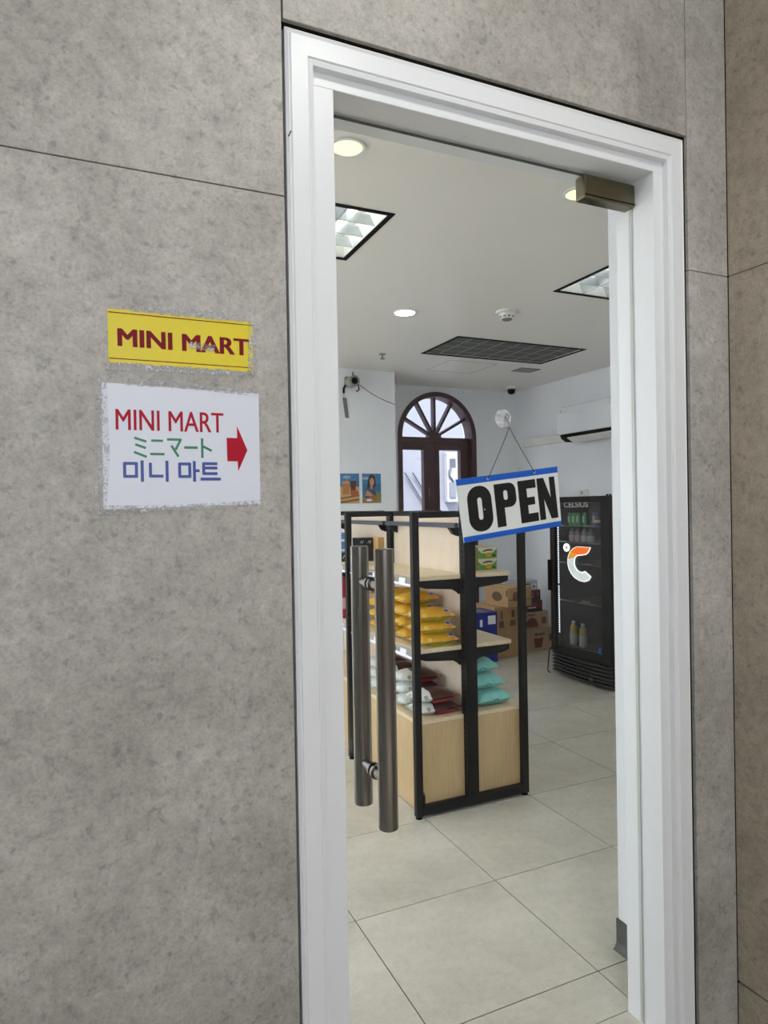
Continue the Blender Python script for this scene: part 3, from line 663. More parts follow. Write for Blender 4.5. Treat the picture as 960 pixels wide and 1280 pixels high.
def chips(label, seed):
    t = thing('chips_bag', label, 'snack bag', group='yellow chips bags on the middle shelf')
    L, W, T = .212, .165, .062
    body, zs = pillow(L, W, T, seed=seed); body.build('body', 'chips_print', t, world=False, smooth=True)
    seal(-L/2+.004, W*.98, zs, .016, -1).build('seal', 'chips_seal', t, world=False); seal(L/2-.004, W*.98, zs, .014, 1).build('seal', 'chips_green', t, world=False)
    # printed strip along the near long edge and the brand patch
    g1 = MB(); vs = []
    for k in range(13):
        u = -.75+1.5*k/12; fu = max(0, 1-abs(u)**3.2)**.75
        vs += [(L/2*u, -W/2*.965*(1-.07*(1-abs(u)**4))-.002, zs-.012*fu-.001), (L/2*u, -W/2*.86*(1-.07*(1-abs(u)**4))-.005, zs-.020*fu-.003)]
    g1.add(vs, [(2*k, 2*k+1, 2*k+3, 2*k+2) for k in range(12)]).build('green_band', 'chips_green', t, world=False)
    lg = MB(); vs = []
    for k in range(5):
        u = .42+.30*k/4; fu = (1-abs(u)**3.2)**.75
        for v in (-.90, -.62):
            fv = (1-abs(v)**2.6)**.7; vs.append((L/2*u, W/2*v*(1-.07*(1-u**4))-.001, zs+T*.58*fu*fv*1.06+.003))
    lg.add(vs, [(2*k, 2*k+2, 2*k+3, 2*k+1) for k in range(4)]).build('logo_patch', 'chips_logo', t, world=False)
    lg2 = MB(); vs = []
    for k in range(4):
        u = .46+.20*k/3; fu = (1-abs(u)**3.2)**.75
        for v in (-.84, -.70):
            fv = (1-abs(v)**2.6)**.7; vs.append((L/2*u, W/2*v*(1-.07*(1-u**4))-.0015, zs+T*.58*fu*fv*1.06+.004))
    lg2.add(vs, [(2*k, 2*k+2, 2*k+3, 2*k+1) for k in range(3)]).build('logo_mark', 'chips_logo_dark', t, world=False)
    return t
cols = ['nearest', 'second', 'third', 'farthest']; rows = ['bottom', 'second from bottom', 'third from bottom', 'topmost']
proto = [None, None]
def place(o, x, y, z, rz, ry=0): o.location = (x, y, z); o.rotation_euler = (0, ry, rz)
for c, (cy, nrow) in enumerate(((2.990, 3), (3.170, 4), (3.345, 4), (3.52, 3))):
    for k in range(nrow):
        lab = f'yellow chips bag, {rows[k]} of the {cols[c]} pile on the middle shelf'
        i = (c+k) % 2
        if proto[i] is None: proto[i] = o = chips(lab, 11+i)
        else: o = copy_tree(proto[i]); o['label'] = lab
        place(o, (1.622, 1.610, 1.604, 1.612)[k] + random.uniform(-.004, .004), cy+random.uniform(-.003, .003), S2+.0005+k*.0615, random.uniform(-.06, .06))
def choc(label, seed):
    t = thing('chocolate_packet', label, 'snack packet', group='white and dark brown packets on the base deck')
    L, W, T = .228, .160, .060
    body, zs = pillow(L, W, T, seed=seed); body.build('body', 'choc_print', t, world=False, smooth=True)
    seal(-L/2+.004, W*.98, zs, .016, -1).build('seal', 'choc_seal', t, world=False); seal(L/2-.004, W*.98, zs, .012, 1).build('seal', 'choc_red', t, world=False)
    vs = []
    for k in range(11):
        u = -.25+1.05*k/10; fu = max(0, 1-abs(u)**3.2)**.75
        vs += [(L/2*u, -W/2*.97*(1-.07*(1-abs(u)**4))-.0022, zs-.008*fu+.001), (L/2*u, -W/2*.86*(1-.07*(1-abs(u)**4))-.005, zs-.021*fu-.002)]
    MB().add(vs, [(2*k, 2*k+1, 2*k+3, 2*k+2) for k in range(10)]).build('red_band', 'choc_red', t, world=False)
    return t
proto = [None, None]
for c, (cy, nrow) in enumerate(((3.000, 2), (3.180, 3), (3.360, 3), (3.54, 3))):
    for k in range(nrow):
        lab = f'white and dark brown packet, {rows[k]} of the {cols[c]} pile on the base deck'
        i = (c+k) % 2
        if proto[i] is None: proto[i] = o = choc(lab, 31+i)
        else: o = copy_tree(proto[i]); o['label'] = lab
        place(o, (1.612, 1.606, 1.600)[k] + random.uniform(-.006, .006), cy, SB+.0005+k*.0595, random.uniform(-.05, .05))
red_bag = thing('chips_bag', 'single dark red snack bag on top of the farthest chips pile', 'snack bag', (1.62, 3.50, S2+.0005+3*.0615))
pillow(.2, .16, .05, seed=5)[0].build('body', 'red_can', red_bag, world=False, smooth=True); seal(-.098, .155, .021, .014, -1).build('seal', 'chips_seal', red_bag, world=False)
# teal wipes packets on the other side
proto = None
for k, (x, y, rz) in enumerate(((1.938, 3.00, .03), (1.910, 3.02, -.03), (1.886, 3.04, .02))):
    lab = ('teal plastic packet at the bottom of the pile on the right deck', 'teal plastic packet in the middle of the pile on the right deck', 'teal plastic packet on top of the pile on the right deck')[k]
    if proto is None:
        proto = o = thing('wipes_packet', lab, 'packet', group='teal packets on the right base deck')
        pillow(.21, .17, .080, seed=3)[0].build('body', 'teal_pack', o, world=False, smooth=True)
        seal(-.103, .16, .033, .012, -1).build('seal', 'teal_pack', o, world=False); seal(.103, .16, .033, .012, 1).build('seal', 'teal_pack', o, world=False)
        P4_ = MB().prism(rrect(-.05, .05, -.03, .03, .02), .0805, .0815, 'z').build('lid_flap', 'teal_light', o, world=False)
        MB().ring(disc(.0, .030, .016, .011), disc(.0, .030, .0125, .008), -.0835, -.081, 'y').build('printed_mark', 'teal_print', o, world=False)
    else: o = copy_tree(proto); o['label'] = lab
    place(o, x, y, SB+.0005+k*.0795, rz)
def price_card(): pass
tag(box(1.99, 2.07, 3.05, 3.13, SB+.0005, SB+.004).build('price_card', 'label_white'), 'small white card lying beside the teal packets', 'card')
# tea boxes
proto = None
for k in range(2):
    lab = ('green and cream tea box, lower of the two on the top right shelf', 'green and cream tea box, upper of the two on the top right shelf')[k]
    if proto is None:
        proto = o = thing('tea_box', lab, 'box', group='green tea boxes on the right top shelf')
        # local: front (narrow face) towards -y
        MB().box(-.118/2, .118/2, 0, .16, 0, .0605).build('carton', 'tea_side', o, world=False, bevel=.001, seg=1)
        MB().box(-.118/2+.001, .118/2-.001, -.0006, 0, .001, .0595).build('front_print', 'tea_cream', o, world=False)
        MB().prism([(-.058, .002), (.058, .002), (.058, .050), (.034, .030), (-.01, .026), (-.036, .030), (-.058, .046)], -.0011, -.0006).build('leaf_print', 'tea_green', o, world=False)
        MB().prism(disc(.006, .020, .018, .012), -.0016, -.0011).build('cup_print', 'tea_gold', o, world=False)
        shift(text_mesh('chamomile', -.035, .042, .036, .054, offset=.02), lambda p: (p[0], -.0013, p[2])).build('lettering', 'tea_dark', o, world=False) if False else MB().prism([(-.034, .036), (-.02, .045), (.0, .049), (.022, .048), (.04, .040), (.022, .040), (.0, .041), (-.02, .037)], -.0013, -.0006).build('lettering', 'tea_dark', o, world=False)
        MB().prism(disc(.04, .014, .010, .007), -.0016, -.0011).build('fruit_print', 'tea_dark', o, world=False)
        MB().box(-.0595, -.059, .002, .158, .002, .058).build('side_print', 'tea_side', o, world=False)
    else: o = copy_tree(proto); o['label'] = lab
    place(o, 1.952+.001*k, 3.0, S1+.0005+k*.061, .02*(1-k))
# goods on the far unit
S1o, S2o = S1, S2; S1 += .0006; S2 += .0006
for k, x in enumerate((1.602, 1.655)):
    o = thing('gift_box', ('dark navy box on the far top shelf, left of a matching one', 'dark navy box on the far top shelf, beside the tan box')[k], 'box', (x+.024, 3.95, S1), 'dark navy boxes with script mark')
    box(x, x+.048, 3.93, 4.03, S1, S1+.148).build('carton', 'gift_dark', o, bevel=.001, seg=1)
    sc_ = MB().tube([(x+.012, 3.929, S1+.115), (x+.020, 3.929, S1+.130), (x+.026, 3.929, S1+.112), (x+.034, 3.929, S1+.132)], .0018, 5).build('script_mark', 'label_white', o)
tag(box(1.706, 1.745, 3.86, 4.02, S1, S1+.150).build('tan_box', 'tan_box', bevel=.001), 'plain tan box standing against the far shelf back panel', 'box')
for r in range(2):
    for k in range(3):
        o = thing('blue_carton', f'small pale blue carton, {("lower", "upper")[r]} row, {("nearest", "middle", "farthest")[k]} on the far top shelf', 'box', (1.53, 4.0+.13*k, S1+.083*r+.0005*r+.058), 'pale blue cartons on the far top shelf')
        b = S1+.058+.062*r
        box(1.492, 1.575, 3.98+.13*k, 4.08+.13*k, b, b+.061).build('carton', 'blue_pack', o, bevel=.001, seg=1)
        box(1.500, 1.567, 3.9792+.13*k, 3.98+.13*k, b+.008, b+.022).build('white_stripe', 'label_white', o)
for k in range(3):
    o = thing('gift_box', f'low dark navy box under the blue cartons, {("nearest", "middle", "farthest")[k]}', 'box', (1.53, 4.0+.13*k, S1), 'low dark boxes under the blue cartons')
    box(1.490, 1.576, 3.98+.13*k, 4.085+.13*k, S1+.0, S1+.0578).build('carton', 'gift_dark', o, bevel=.001, seg=1)
    MB().tube([(1.515, 3.979+.13*k, S1+.02), (1.525, 3.979+.13*k, S1+.04), (1.535, 3.979+.13*k, S1+.02), (1.548, 3.979+.13*k, S1+.042)], .002, 5).build('script_mark', 'label_white', o)
for k in range(5):
    x, y = 1.515+.075*(k % 2), 3.98+.085*(k//2)
    o = thing('red_bottle', f'slim dark red bottle on the far middle shelf, {("front left", "front right", "second row left", "second row right", "back row")[k]}', 'bottle', (x, y, S2), 'dark red bottles on the far middle shelf')
    MB().lathe([(.030, S2), (.032, S2+.005), (.032, S2+.20), (.026, S2+.23), (.014, S2+.245), (.014, S2+.262)], (x, y, 0), 'z', 20).build('body', 'red_can', o, smooth=True)
    MB().lathe([(.0165, S2+.262), (.0165, S2+.285)], (x, y, 0), 'z', 16).build('cap', 'gift_dark', o)
    MB().lathe([(.0325, S2+.06), (.0325, S2+.13)], (x, y, 0), 'z', 20).build('label', 'label_pink', o)
o = thing('snack_carton', 'white carton with dark picture beside the red bottles', 'box', (1.55, 3.87, S2)); box(1.515, 1.585, 3.83, 3.90, S2, S2+.14).build('carton', 'label_white', o, bevel=.001, seg=1)
box(1.521, 1.579, 3.8293, 3.83, S2+.03, S2+.115).build('picture', 'box_dark', o)

S1, S2 = S1o, S2o
# ------------------------------------------------------------------ cartons in the far corner
def carton(name, label, x0, x1, y0, y1, z0, z1, m, rz=0., marks=(), group='cartons stacked in the far corner', tape=True):
    cx, cy = (x0+x1)/2, (y0+y1)/2; w, d, h = (x1-x0)/2, (y1-y0)/2, z1-z0
    t = thing(name, label, 'box', (cx, cy, z0), group, (0, 0, rz))
    MB().box(-w, w, -d, d, 0, h).build('carton', m, t, world=False, bevel=.003)
    for f_, a, b, c, e, mm in marks:      # face, u0,u1,v0,v1 in fractions
        if f_ == 'f': MB().box(-w+2*w*a, -w+2*w*b, -d-.0008, -d-.0001, h*c, h*e).build('print', mm, t, world=False)
        elif f_ == 'l': MB().box(-w-.0008, -w-.0001, d-2*d*b, d-2*d*a, h*c, h*e).build('print', mm, t, world=False)
        elif f_ == 'fe': MB().prism(disc(-w+2*w*(a+b)/2, h*(c+e)/2, w*(b-a), h*(e-c)/2), -d-.0008, -d-.0001).build('print', mm, t, world=False)
        elif f_ == 'le': MB().prism(disc(d-2*d*(a+b)/2, h*(c+e)/2, d*(b-a), h*(e-c)/2), -w-.0008, -w-.0001, 'x').build('print', mm, t, world=False)
        elif f_ == 'dome': MB().prism([(-w+2*w*((a+b)/2+(b-a)/2*math.cos(math.pi*q/14)), h*(c+(e-c)*math.sin(math.pi*q/14))) for q in range(15)], -d-.0008, -d-.0001).build('print', mm, t, world=False)
        elif f_ == 'cup': MB().prism([(-w+2*w*(a+.06), h*c), (-w+2*w*(b-.06), h*c), (-w+2*w*b, h*e), (-w+2*w*a, h*e)], -d-.0008, -d-.0001).build('print', mm, t, world=False)
    if tape: MB().box(-.018, .018, -d-.0005, d, h, h+.0006).build('sealing_tape', 'packing_tape', t, world=False)
    return t
carton('carton', 'brown carton at the bottom of the left corner stack', 3.665, 3.965, 5.52, 5.87, 0, .222, 'cardboard', .02, [('f', .2, .5, .4, .6, 'print_brown')])
carton('carton', 'brown carton with dark pictograms under the overhanging top carton', 3.66, 3.96, 5.51, 5.87, .2235, .502, 'cardboard', -.02,
       [('f', .18, .36, .25, .5, 'print_brown'), ('f', .24, .32, .55, .85, 'print_brown'), ('f', .60, .80, .3, .5, 'print_brown'), ('f', .66, .76, .6, .85, 'print_maroon'), ('l', .3, .7, .3, .6, 'print_brown')])
carton('carton', 'brown carton with round green-grey mark on top of the left stack', 3.735, 4.025, 5.42, 5.78, .5035, .692, 'cardboard', .06,
       [('le', .3, .75, .25, .75, 'print_brown'), ('fe', .2, .42, .3, .8, 'print_brown'), ('f', .05, .95, .36, .40, 'print_brown'), ('l', .92, .99, .55, .9, 'print_brown')])
carton('carton', 'bright blue carton beside the brown corner stack', 3.40, 3.63, 5.42, 5.70, 0, .478, 'box_blue', -.05,
       [('f', .18, .30, .72, .86, 'label_white'), ('f', .56, .92, .76, .93, 'label_white'), ('f', .50, .58, .30, .52, 'label_white'), ('f', .60, .68, .30, .44, 'label_white'), ('f', .42, .80, .22, .27, 'label_white')])
carton('carton', 'brown carton behind the blue carton against the back wall', 3.44, 3.655, 5.90, 6.30, 0, .53, 'cardboard', 0, ())
carton('carton', 'grey-brown carton with printed cup at the bottom of the right stack', 4.09, 4.43, 5.62, 5.98, 0, .228, 'cardboard_grey', .02,
       [('cup', .30, .66, .14, .56, 'print_maroon'), ('f', .36, .44, .66, .80, 'print_maroon'), ('f', .47, .70, .68, .78, 'print_brown'), ('f', .88, .97, .4, .7, 'print_brown')])
carton('carton', 'grey-brown carton with printed bowl, second of the right stack', 4.07, 4.39, 5.63, 5.98, .2295, .396, 'cardboard_grey', -.015,
       [('dome', .12, .62, .08, .66, 'print_maroon'), ('f', .10, .18, .70, .86, 'print_maroon'), ('f', .22, .50, .78, .86, 'print_brown'), ('f', .75, .92, .25, .65, 'print_brown')])
carton('drinks_pack', 'red and dark shrink-wrapped pack, lower on the right stack', 4.12, 4.335, 5.65, 5.93, .3975, .510, 'box_dark', .03, [('f', .08, .70, .30, .85, 'box_red'), ('f', .15, .6, .32, .42, 'label_white'), ('f', .78, .92, .3, .9, 'box_red')], tape=False)
carton('drinks_pack', 'red and dark shrink-wrapped pack, upper on the right stack', 4.11, 4.315, 5.65, 5.92, .5115, .618, 'box_dark', -.02, [('f', .05, .62, .25, .9, 'box_red'), ('f', .1, .55, .3, .40, 'label_white'), ('f', .75, .90, .4, .9, 'box_red')], tape=False)
carton('drinks_pack', 'clear plastic wrapped pack lying on top of the right stack', 4.06, 4.27, 5.64, 5.92, .6195, .725, 'wrap', .04, [('f', .62, .90, .1, .62, 'label_white'), ('f', .1, .5, .55, .68, 'box_dark'), ('f', .68, .85, .2, .5, 'mid_grey')], tape=False)

# ------------------------------------------------------------------ drinks fridge (front faces -x)
FX, FA, FB = 3.790, 4.078, 4.820
fr = thing('drinks_fridge', 'tall black glass door drinks fridge with glowing orange and white emblem', 'fridge', (4.1, 4.45, 0))
sh = MB()
sh.box(FX+.045, 4.46, FA, FA+.03, .04, 1.555); sh.box(FX+.045, 4.46, FB-.03, FB, .04, 1.555); sh.box(4.43, 4.46, FA+.03, FB-.03, .04, 1.555)
sh.box(FX+.045, 4.43, FA+.03, FB-.03, 1.50, 1.555); sh.box(FX+.045, 4.43, FA+.03, FB-.03, .04, .225)
body = sh.build('body', 'fridge_black', fr, bevel=.004)
ln = MB(); ln.box(FX+.048, 4.43, FA+.0305, FA+.034, .226, 1.499); ln.box(FX+.048, 4.43, FB-.034, FB-.0305, .226, 1.499); ln.box(4.425, 4.4295, FA+.035, FB-.035, .226, 1.499); ln.box(FX+.048, 4.42, FA+.035, FB-.035, 1.495, 1.4995); ln.box(FX+.048, 4.42, FA+.035, FB-.035, .2255, .23)
ln.build('liner', 'fridge_inner', fr)
GA, GB, GZ0, GZ1 = 4.185, 4.762, .262, 1.505
df = MB(); df.box(FX, FX+.04, FA, GA, .205, 1.553); df.box(FX, FX+.04, GB, FB, .205, 1.553); df.box(FX, FX+.04, GA, GB, .205, GZ0); df.box(FX, FX+.04, GA, GB, GZ1, 1.553)
fd = df.build('door', 'fridge_black', fr, bevel=.003)
box(FX+.010, FX+.014, GA, GB, GZ0, GZ1).build('glass', 'fridge_glass', fd)
MB().box(FX-.022, FX, FB-.018, FB+.012, .735, 1.005).build('handle', 'slot_dark', fd, bevel=.004)
for y in (4.10, 4.135): MB().lathe([(.010, 1.555), (.010, 1.566)], (FX+.03, y, 0), 'z', 12).build('hinge_cap', 'slot_dark', body)
ftx = MB()
for dx, dz, dd in ((-.006, -.02, 0), (.006, .02, .0002), (-.006, .02, .0004), (.006, -.02, .0006)):
    q_ = text_mesh('CELSIUS', dx, 1+dx, dz, 1+dz); ftx.add([(FX+.0090-dd, 4.632-p[0]*.298, 1.464+p[2]*.046) for p in q_.v], q_.f)
ftx.build('lettering', 'letter_grey', fd)
# bulging grille with slats
def bulge(y, a, b, d): u = (y-a)/(b-a)*2-1; return d*(1-u*u)
gr = MB(); nseg = 14; ysq = [FA+.004+(FB-FA-.008)*k/nseg for k in range(nseg+1)]
poly = [(FX+.045, FA+.004)] + [(FX+.034-bulge(y, FA, FB, .035), y) for y in ysq] + [(FX+.045, FB-.004)]
MB().prism(poly, .022, .198, 'z').build('grille', 'fridge_black', fr)
for k in range(6):
    z = .034+k*.030
    pl = [(FX+.033-bulge(y, FA, FB, .035), y) for y in ysq[:]]; ou = [(x-.026, y) for x, y in pl]
    MB().prism(pl+ou[::-1], z, z+.013, 'z').build('grille_slat', 'grille_plastic', fr)
MB().prism(disc(4.285, .068, .036, .020), FX-.030, FX-.026, 'x').build('badge', 'slot_dark', fr)
box(FX-.0312, FX-.030, 4.262, 4.308, .064, .071).build('badge_mark', 'letter_grey', fr)
for y in (FA+.06, FB-.06):
    for x in (FX+.08, 4.40): MB().lathe([(.02, 0), (.02, .04)], (x, y, 0), 'z', 12).build('foot', 'slot_dark', fr)
MB().tube([(FX+.02, FB+.010, .235), (FX+.0, FB+.030, .20), (FX-.015, FB+.038, .02), (FX-.010, FB+.030, .006), (FX-.010, FB+.006, .006)], .005, 6).build('wire_stay', 'slot_dark', fr)
# emblem on the glass
def em(zx, zy): return (4.567-(690+zx/9.147-711)*.0098, 1.153-(620+zy/9.147-680)*.0067)
outer = [(440,573),(360,572),(285,573),(240,600),(205,640),(186,680),(177,725),(177,790),(190,840),(215,890),(255,932),(310,960),(370,965),(415,943),(440,900)]
inner = [(440,573),(420,622),(392,652),(350,664),(315,668),(290,675),(270,692),(257,720),(252,770),(262,805),(285,840),(315,858),(345,862),(375,846),(440,900)]
def band(a, b, x0, x1, k0, k1):
    A = [em(*p) for p in a[k0:k1]]; B = [em(*p) for p in b[k0:k1]]; n_ = len(A); mb = MB()
    vs = [(x0, *p) for p in A] + [(x0, *p) for p in B] + [(x1, *p) for p in A] + [(x1, *p) for p in B]; fs = []
    for i in range(n_-1): fs += [(i, i+1, n_+i+1, n_+i), (2*n_+i, 3*n_+i, 3*n_+i+1, 2*n_+i+1), (i, 2*n_+i, 2*n_+i+1, i+1), (n_+i, n_+i+1, 3*n_+i+1, 3*n_+i)]
    fs += [(0, n_, 3*n_, 2*n_), (n_-1, 3*n_-1, 4*n_-1, 2*n_-1)]
    return mb.add(vs, fs)
eb = band(outer, inner, FX+.001, FX+.009, 0, 5).build('emblem_orange', 'logo_orange', fd)
band(outer, inner, FX+.001, FX+.009, 4, 7).build('emblem_amber', 'logo_amber', fd)
band(outer, inner, FX+.001, FX+.009, 6, 15).build('emblem_white', 'logo_white', fd)
ed = MB().tube([(FX-.001, *em(*p)) for p in outer], .0020, 6); ed.tube([(FX-.001, *em(*p)) for p in inner], .0042, 6)
ed.build('emblem_edge', 'logo_edge', fd)
MB().ring([em(158+36*math.cos(t*.3927), 592+48*math.sin(t*.3927)) for t in range(16)], [em(158+14*math.cos(t*.3927), 592+20*math.sin(t*.3927)) for t in range(16)], FX+.002, FX+.009, 'x').build('emblem_dot', 'logo_edge', fd)
MB().box(FX+.0085, FX+.0098, 4.205, 4.235, .285, .33).build('sticker', 'sign_blue', fd)
leds = MB()
for a, b in ((.80, 1.395), (.365, .785)):
    k = 0; z = a
    while z < b: leds.box(FX+.048, FX+.052, 4.762, 4.775, z, z+.011); z += .020
leds.build('led_strip', 'led', fr)['kind'] = 'stuff'
for z in (1.305, 1.165, .985, .655, .27):
    w = MB()
    for y in [FA+.045+k*.045 for k in range(15)]: w.tube([(FX+.075, y, z-.004), (4.40, y, z-.004)], .0018, 5)
    w.tube([(FX+.072, FA+.036, z-.004), (FX+.072, FB-.036, z-.004)], .004, 6); w.tube([(4.38, FA+.036, z-.006), (4.38, FB-.036, z-.006)], .004, 6)
    w.build('wire_shelf', 'mid_grey', fr)
def tagstrip(y0, y1, z): box(FX+.064, FX+.066, y0, y1, z, z+.014).build('shelf_label', 'grey_plastic', fr)
for y0, y1, z in ((4.32, 4.46, 1.300), (4.70, 4.79, 1.300), (4.66, 4.79, 1.160), (4.70, 4.79, .976), (4.37, 4.45, .978), (4.60, 4.79, .648), (4.34, 4.52, .648), (4.38, 4.49, .666)): tagstrip(y0, y1, z)
# drinks inside
FS = .012
def can(x, y, z, m, lab, grp, h=.115, r=.026):
    o = thing('drink_can', lab, 'can', (x, y, z), grp)
    MB().lathe([(r*.8, z), (r, z+.006), (r, z+h-.012), (r*.82, z+h-.002)], (x, y, 0), 'z', 20).build('body', m, o, smooth=True)
    MB().lathe([(r*.83, z+h-.002), (r*.83, z+h)], (x, y, 0), 'z', 20).build('lid', 'chrome', o)
    MB().box(x-r-.001, x-r+.003, y-.010, y+.010, z+.03, z+.085).build('label', 'label_pale', o)
    return o
gx = FX+.115
for k, (y, n_) in enumerate(((4.672, 'leftmost'), (4.618, 'second from left'), (4.564, 'third from left'), (4.486, 'rightmost'))):
    can(gx, y, 1.3035, 'can_green', f'green drink can on the top fridge shelf, {n_} of the green ones', 'green cans in the fridge')
o = can(gx, 4.352, 1.3035, 'can_blue', 'red white and blue can at the right of the top fridge shelf', None, .12, .034)
MB().lathe([(.0345, 1.365), (.0345, 1.385)], (gx, 4.352, 0), 'z', 20).build('red_band', 'can_red', o); MB().lathe([(.0345, 1.335), (.0345, 1.358)], (gx, 4.352, 0), 'z', 20).build('white_band', 'label_white', o)
def bottle(x, y, z, body_m, lab_m, cap_m, lab, grp, h, r):
    o = thing('drink_bottle', lab, 'bottle', (x, y, z), grp)
    MB().lathe([(r*.85, z), (r, z+.006), (r, z+h*.52), (r*.9, z+h*.62), (r*.98, z+h*.72), (r*.75, z+h*.82), (r*.42, z+h*.88), (r*.42, z+h*.9)], (x, y, 0), 'z', 20).build('body', body_m, o, smooth=True)
    MB().lathe([(r*.5, z+h*.9), (r*.5, z+h)], (x, y, 0), 'z', 14).build('cap', cap_m, o)
    MB().lathe([(r*1.02, z+h*.06), (r*1.02, z+h*.5)], (x, y, 0), 'z', 20).build('label', lab_m, o)
for k, (y, n_) in enumerate(((4.675, 'leftmost'), (4.60, 'second from left'), (4.52, 'third from left'), (4.445, 'rightmost'))):
    bottle(FX+.13, y, 1.1635, 'clear_bottle', ('label_pink', 'label_pink', 'label_pale', 'label_pale')[k], 'mid_grey', f'clear bottle with {("pink", "pink", "pale", "pale")[k]} label, {n_} behind the glowing emblem', 'clear bottles in the fridge', .118, .029)
bottle(FX+.12, 4.665, .2685, 'juice_yellow', 'label_pale', 'label_white', 'yellow juice bottle on the bottom fridge shelf, left of the pair', 'yellow juice bottles in the fridge', .205, .032)
bottle(FX+.12, 4.545, .2685, 'juice_yellow', 'label_pale', 'label_white', 'yellow juice bottle on the bottom fridge shelf, right of the pair', 'yellow juice bottles in the fridge', .200, .032)
ad = thing('power_adapter', 'small white plug adapter standing on top of the fridge', 'adapter', (3.95, 4.55, 1.555))
MB().box(3.93, 3.985, 4.52, 4.60, 1.5555, 1.618).build('body', 'off_white', ad, bevel=.004); MB().box(3.929, 3.93, 4.545, 4.57, 1.575, 1.60).build('switch', 'grey_plastic', ad)

# ------------------------------------------------------------------ air conditioner and trunking
ac = thing('air_conditioner', 'white glossy wall air conditioner above the drinks fridge', 'air conditioner', (RX1, 5.0, 2.15))
MB().prism([(RX1, 2.20), (RX1, 2.47), (4.47, 2.47), (4.445, 2.455), (4.435, 2.40), (4.435, 2.196), (4.445, 2.190)], 4.45, 5.500).build('body', 'gloss_white', ac, bevel=.006)
MB().prism([(RX1, 2.12), (RX1, 2.20), (4.450, 2.1895), (4.462, 2.155), (4.52, 2.12)], 4.47, 5.47).build('air_slot', 'slot_dark', ac)
MB().prism([(4.446, 2.150), (4.525, 2.104), (4.528, 2.110), (4.450, 2.157)], 4.50, 5.36).build('flap', 'off_white', ac)
box(4.4335, 4.435, 5.430, 5.445, 2.415, 2.436).build('maker_mark', 'tan_box', ac)
tk = MB().box(4.585, RX1-.0005, 5.506, 6.30, 2.14, 2.225)
tag(tk.build('duct_cover', 'off_white', bevel=.004), 'white pipe duct cover running from the air conditioner along the wall', 'duct')

# ------------------------------------------------------------------ ceiling fittings
def troffer(h, label):
    x0, x1, y0, y1 = h; t = thing('ceiling_light', label, 'ceiling light', ((x0+x1)/2, (y0+y1)/2, ZC), 'recessed louvre ceiling lights')
    MB().ring([(x0-.012, y0-.012), (x1+.012, y0-.012), (x1+.012, y1+.012), (x0-.012, y1+.012)], [(x0+.012, y0+.012), (x1-.012, y0+.012), (x1-.012, y1-.012), (x0+.012, y1-.012)], ZC-.004, ZC+.001, 'z').build('frame', 'slot_dark', t)
    hs = MB(); hs.box(x0+.012, x1-.012, y0+.012, y1-.012, ZC+.11, ZC+.12)
    for a in ((x0+.006, x0+.012, y0+.006, y1-.006), (x1-.012, x1-.006, y0+.006, y1-.006), (x0+.012, x1-.012, y0+.006, y0+.012), (x0+.012, x1-.012, y1-.012, y1-.006)): hs.box(*a, ZC+.002, ZC+.12)
    hs.build('housing', 'off_white', t)
    for k in range(3):
        x = x0+.10+k*(x1-x0-.2)/2
        MB().tube([(x, y0+.03, ZC+.085), (x, y1-.03, ZC+.085)], .014, 10).build('lamp_tube', 'lamp_panel', t, smooth=True)
    for k in range(1, 3):
        x = x0+.012+k*(x1-x0-.024)/3
        MB().prism([(x-.004, ZC+.002), (x+.004, ZC+.002), (x+.028, ZC+.06), (x-.028, ZC+.06)], y0+.012, y1-.012, 'y').build('reflector_blade', 'louver_metal', t)
    for k in range(1, 4):
        y = y0+.012+k*(y1-y0-.024)/4
        for i in range(3):
            xa = x0+.012+i*(x1-x0-.024)/3; xb = x0+.012+(i+1)*(x1-x0-.024)/3
            MB().prism([(xa+.006, ZC+.004), (xb-.006, ZC+.004), (xb-.03, ZC+.05), (xa+.03, ZC+.05)], y-.003, y+.003, 'y').build('cross_blade', 'louver_metal', t)
    return t
troffer(HOLES[0], 'square louvre ceiling light at the left beside the door frame')
troffer(HOLES[1], 'square louvre ceiling light at the right beside the door jamb')
troffer(HOLES[3], 'added unseen louvre ceiling light in the front left corner of the shop')  # from here on, unseen louvre lights added to brighten the room
troffer(HOLES[4], 'added unseen louvre ceiling light behind the left troffer, towards the posters')
troffer(HOLES[5], 'added unseen louvre ceiling light in the far left corner of the shop')
def downlight(x, y, r, m, label):
    t = thing('downlight', label, 'ceiling light', (x, y, ZC), 'round downlights')
    MB().ring(disc(x, y, r+.012, r+.012, 32), disc(x, y, r, r, 32), ZC-.006, ZC, 'z').build('rim', 'off_white', t)
    MB().lathe([(r, ZC-.0035), (r*.96, ZC-.001)], (x, y, 0), 'z', 32).build('lens', m, t)
downlight(.912, 2.277, .056, 'lamp_warm', 'yellowish round downlight at the top left behind the door glass')
downlight(1.945, 2.243, .056, 'lamp_warm', 'yellowish round downlight beside the pivot patch')
downlight(2.024, 4.065, .066, 'lamp_white', 'white round downlight in the middle of the ceiling')
for hx, hy, hl in ((2.96, 2.243, 'added unseen downlight in the front row, behind the right door jamb'), (3.98, 2.243, 'added unseen downlight at the right end of the front row'), (-.11, 2.277, 'added unseen downlight in the front row, left of the door'), (-1.13, 2.277, 'added unseen downlight at the left end of the front row'),
                   (4.06, 4.065, 'added unseen downlight at the right end of the middle row, over the fridge side'), (1.00, 4.065, 'added unseen downlight in the middle row over the left aisle'), (-.03, 4.065, 'added unseen downlight in the middle row, left of the aisle'), (-1.05, 4.065, 'added unseen downlight at the left end of the middle row')):
    downlight(hx, hy, .066, 'lamp_white', hl)  # all out of view, added to lift the light in the shop
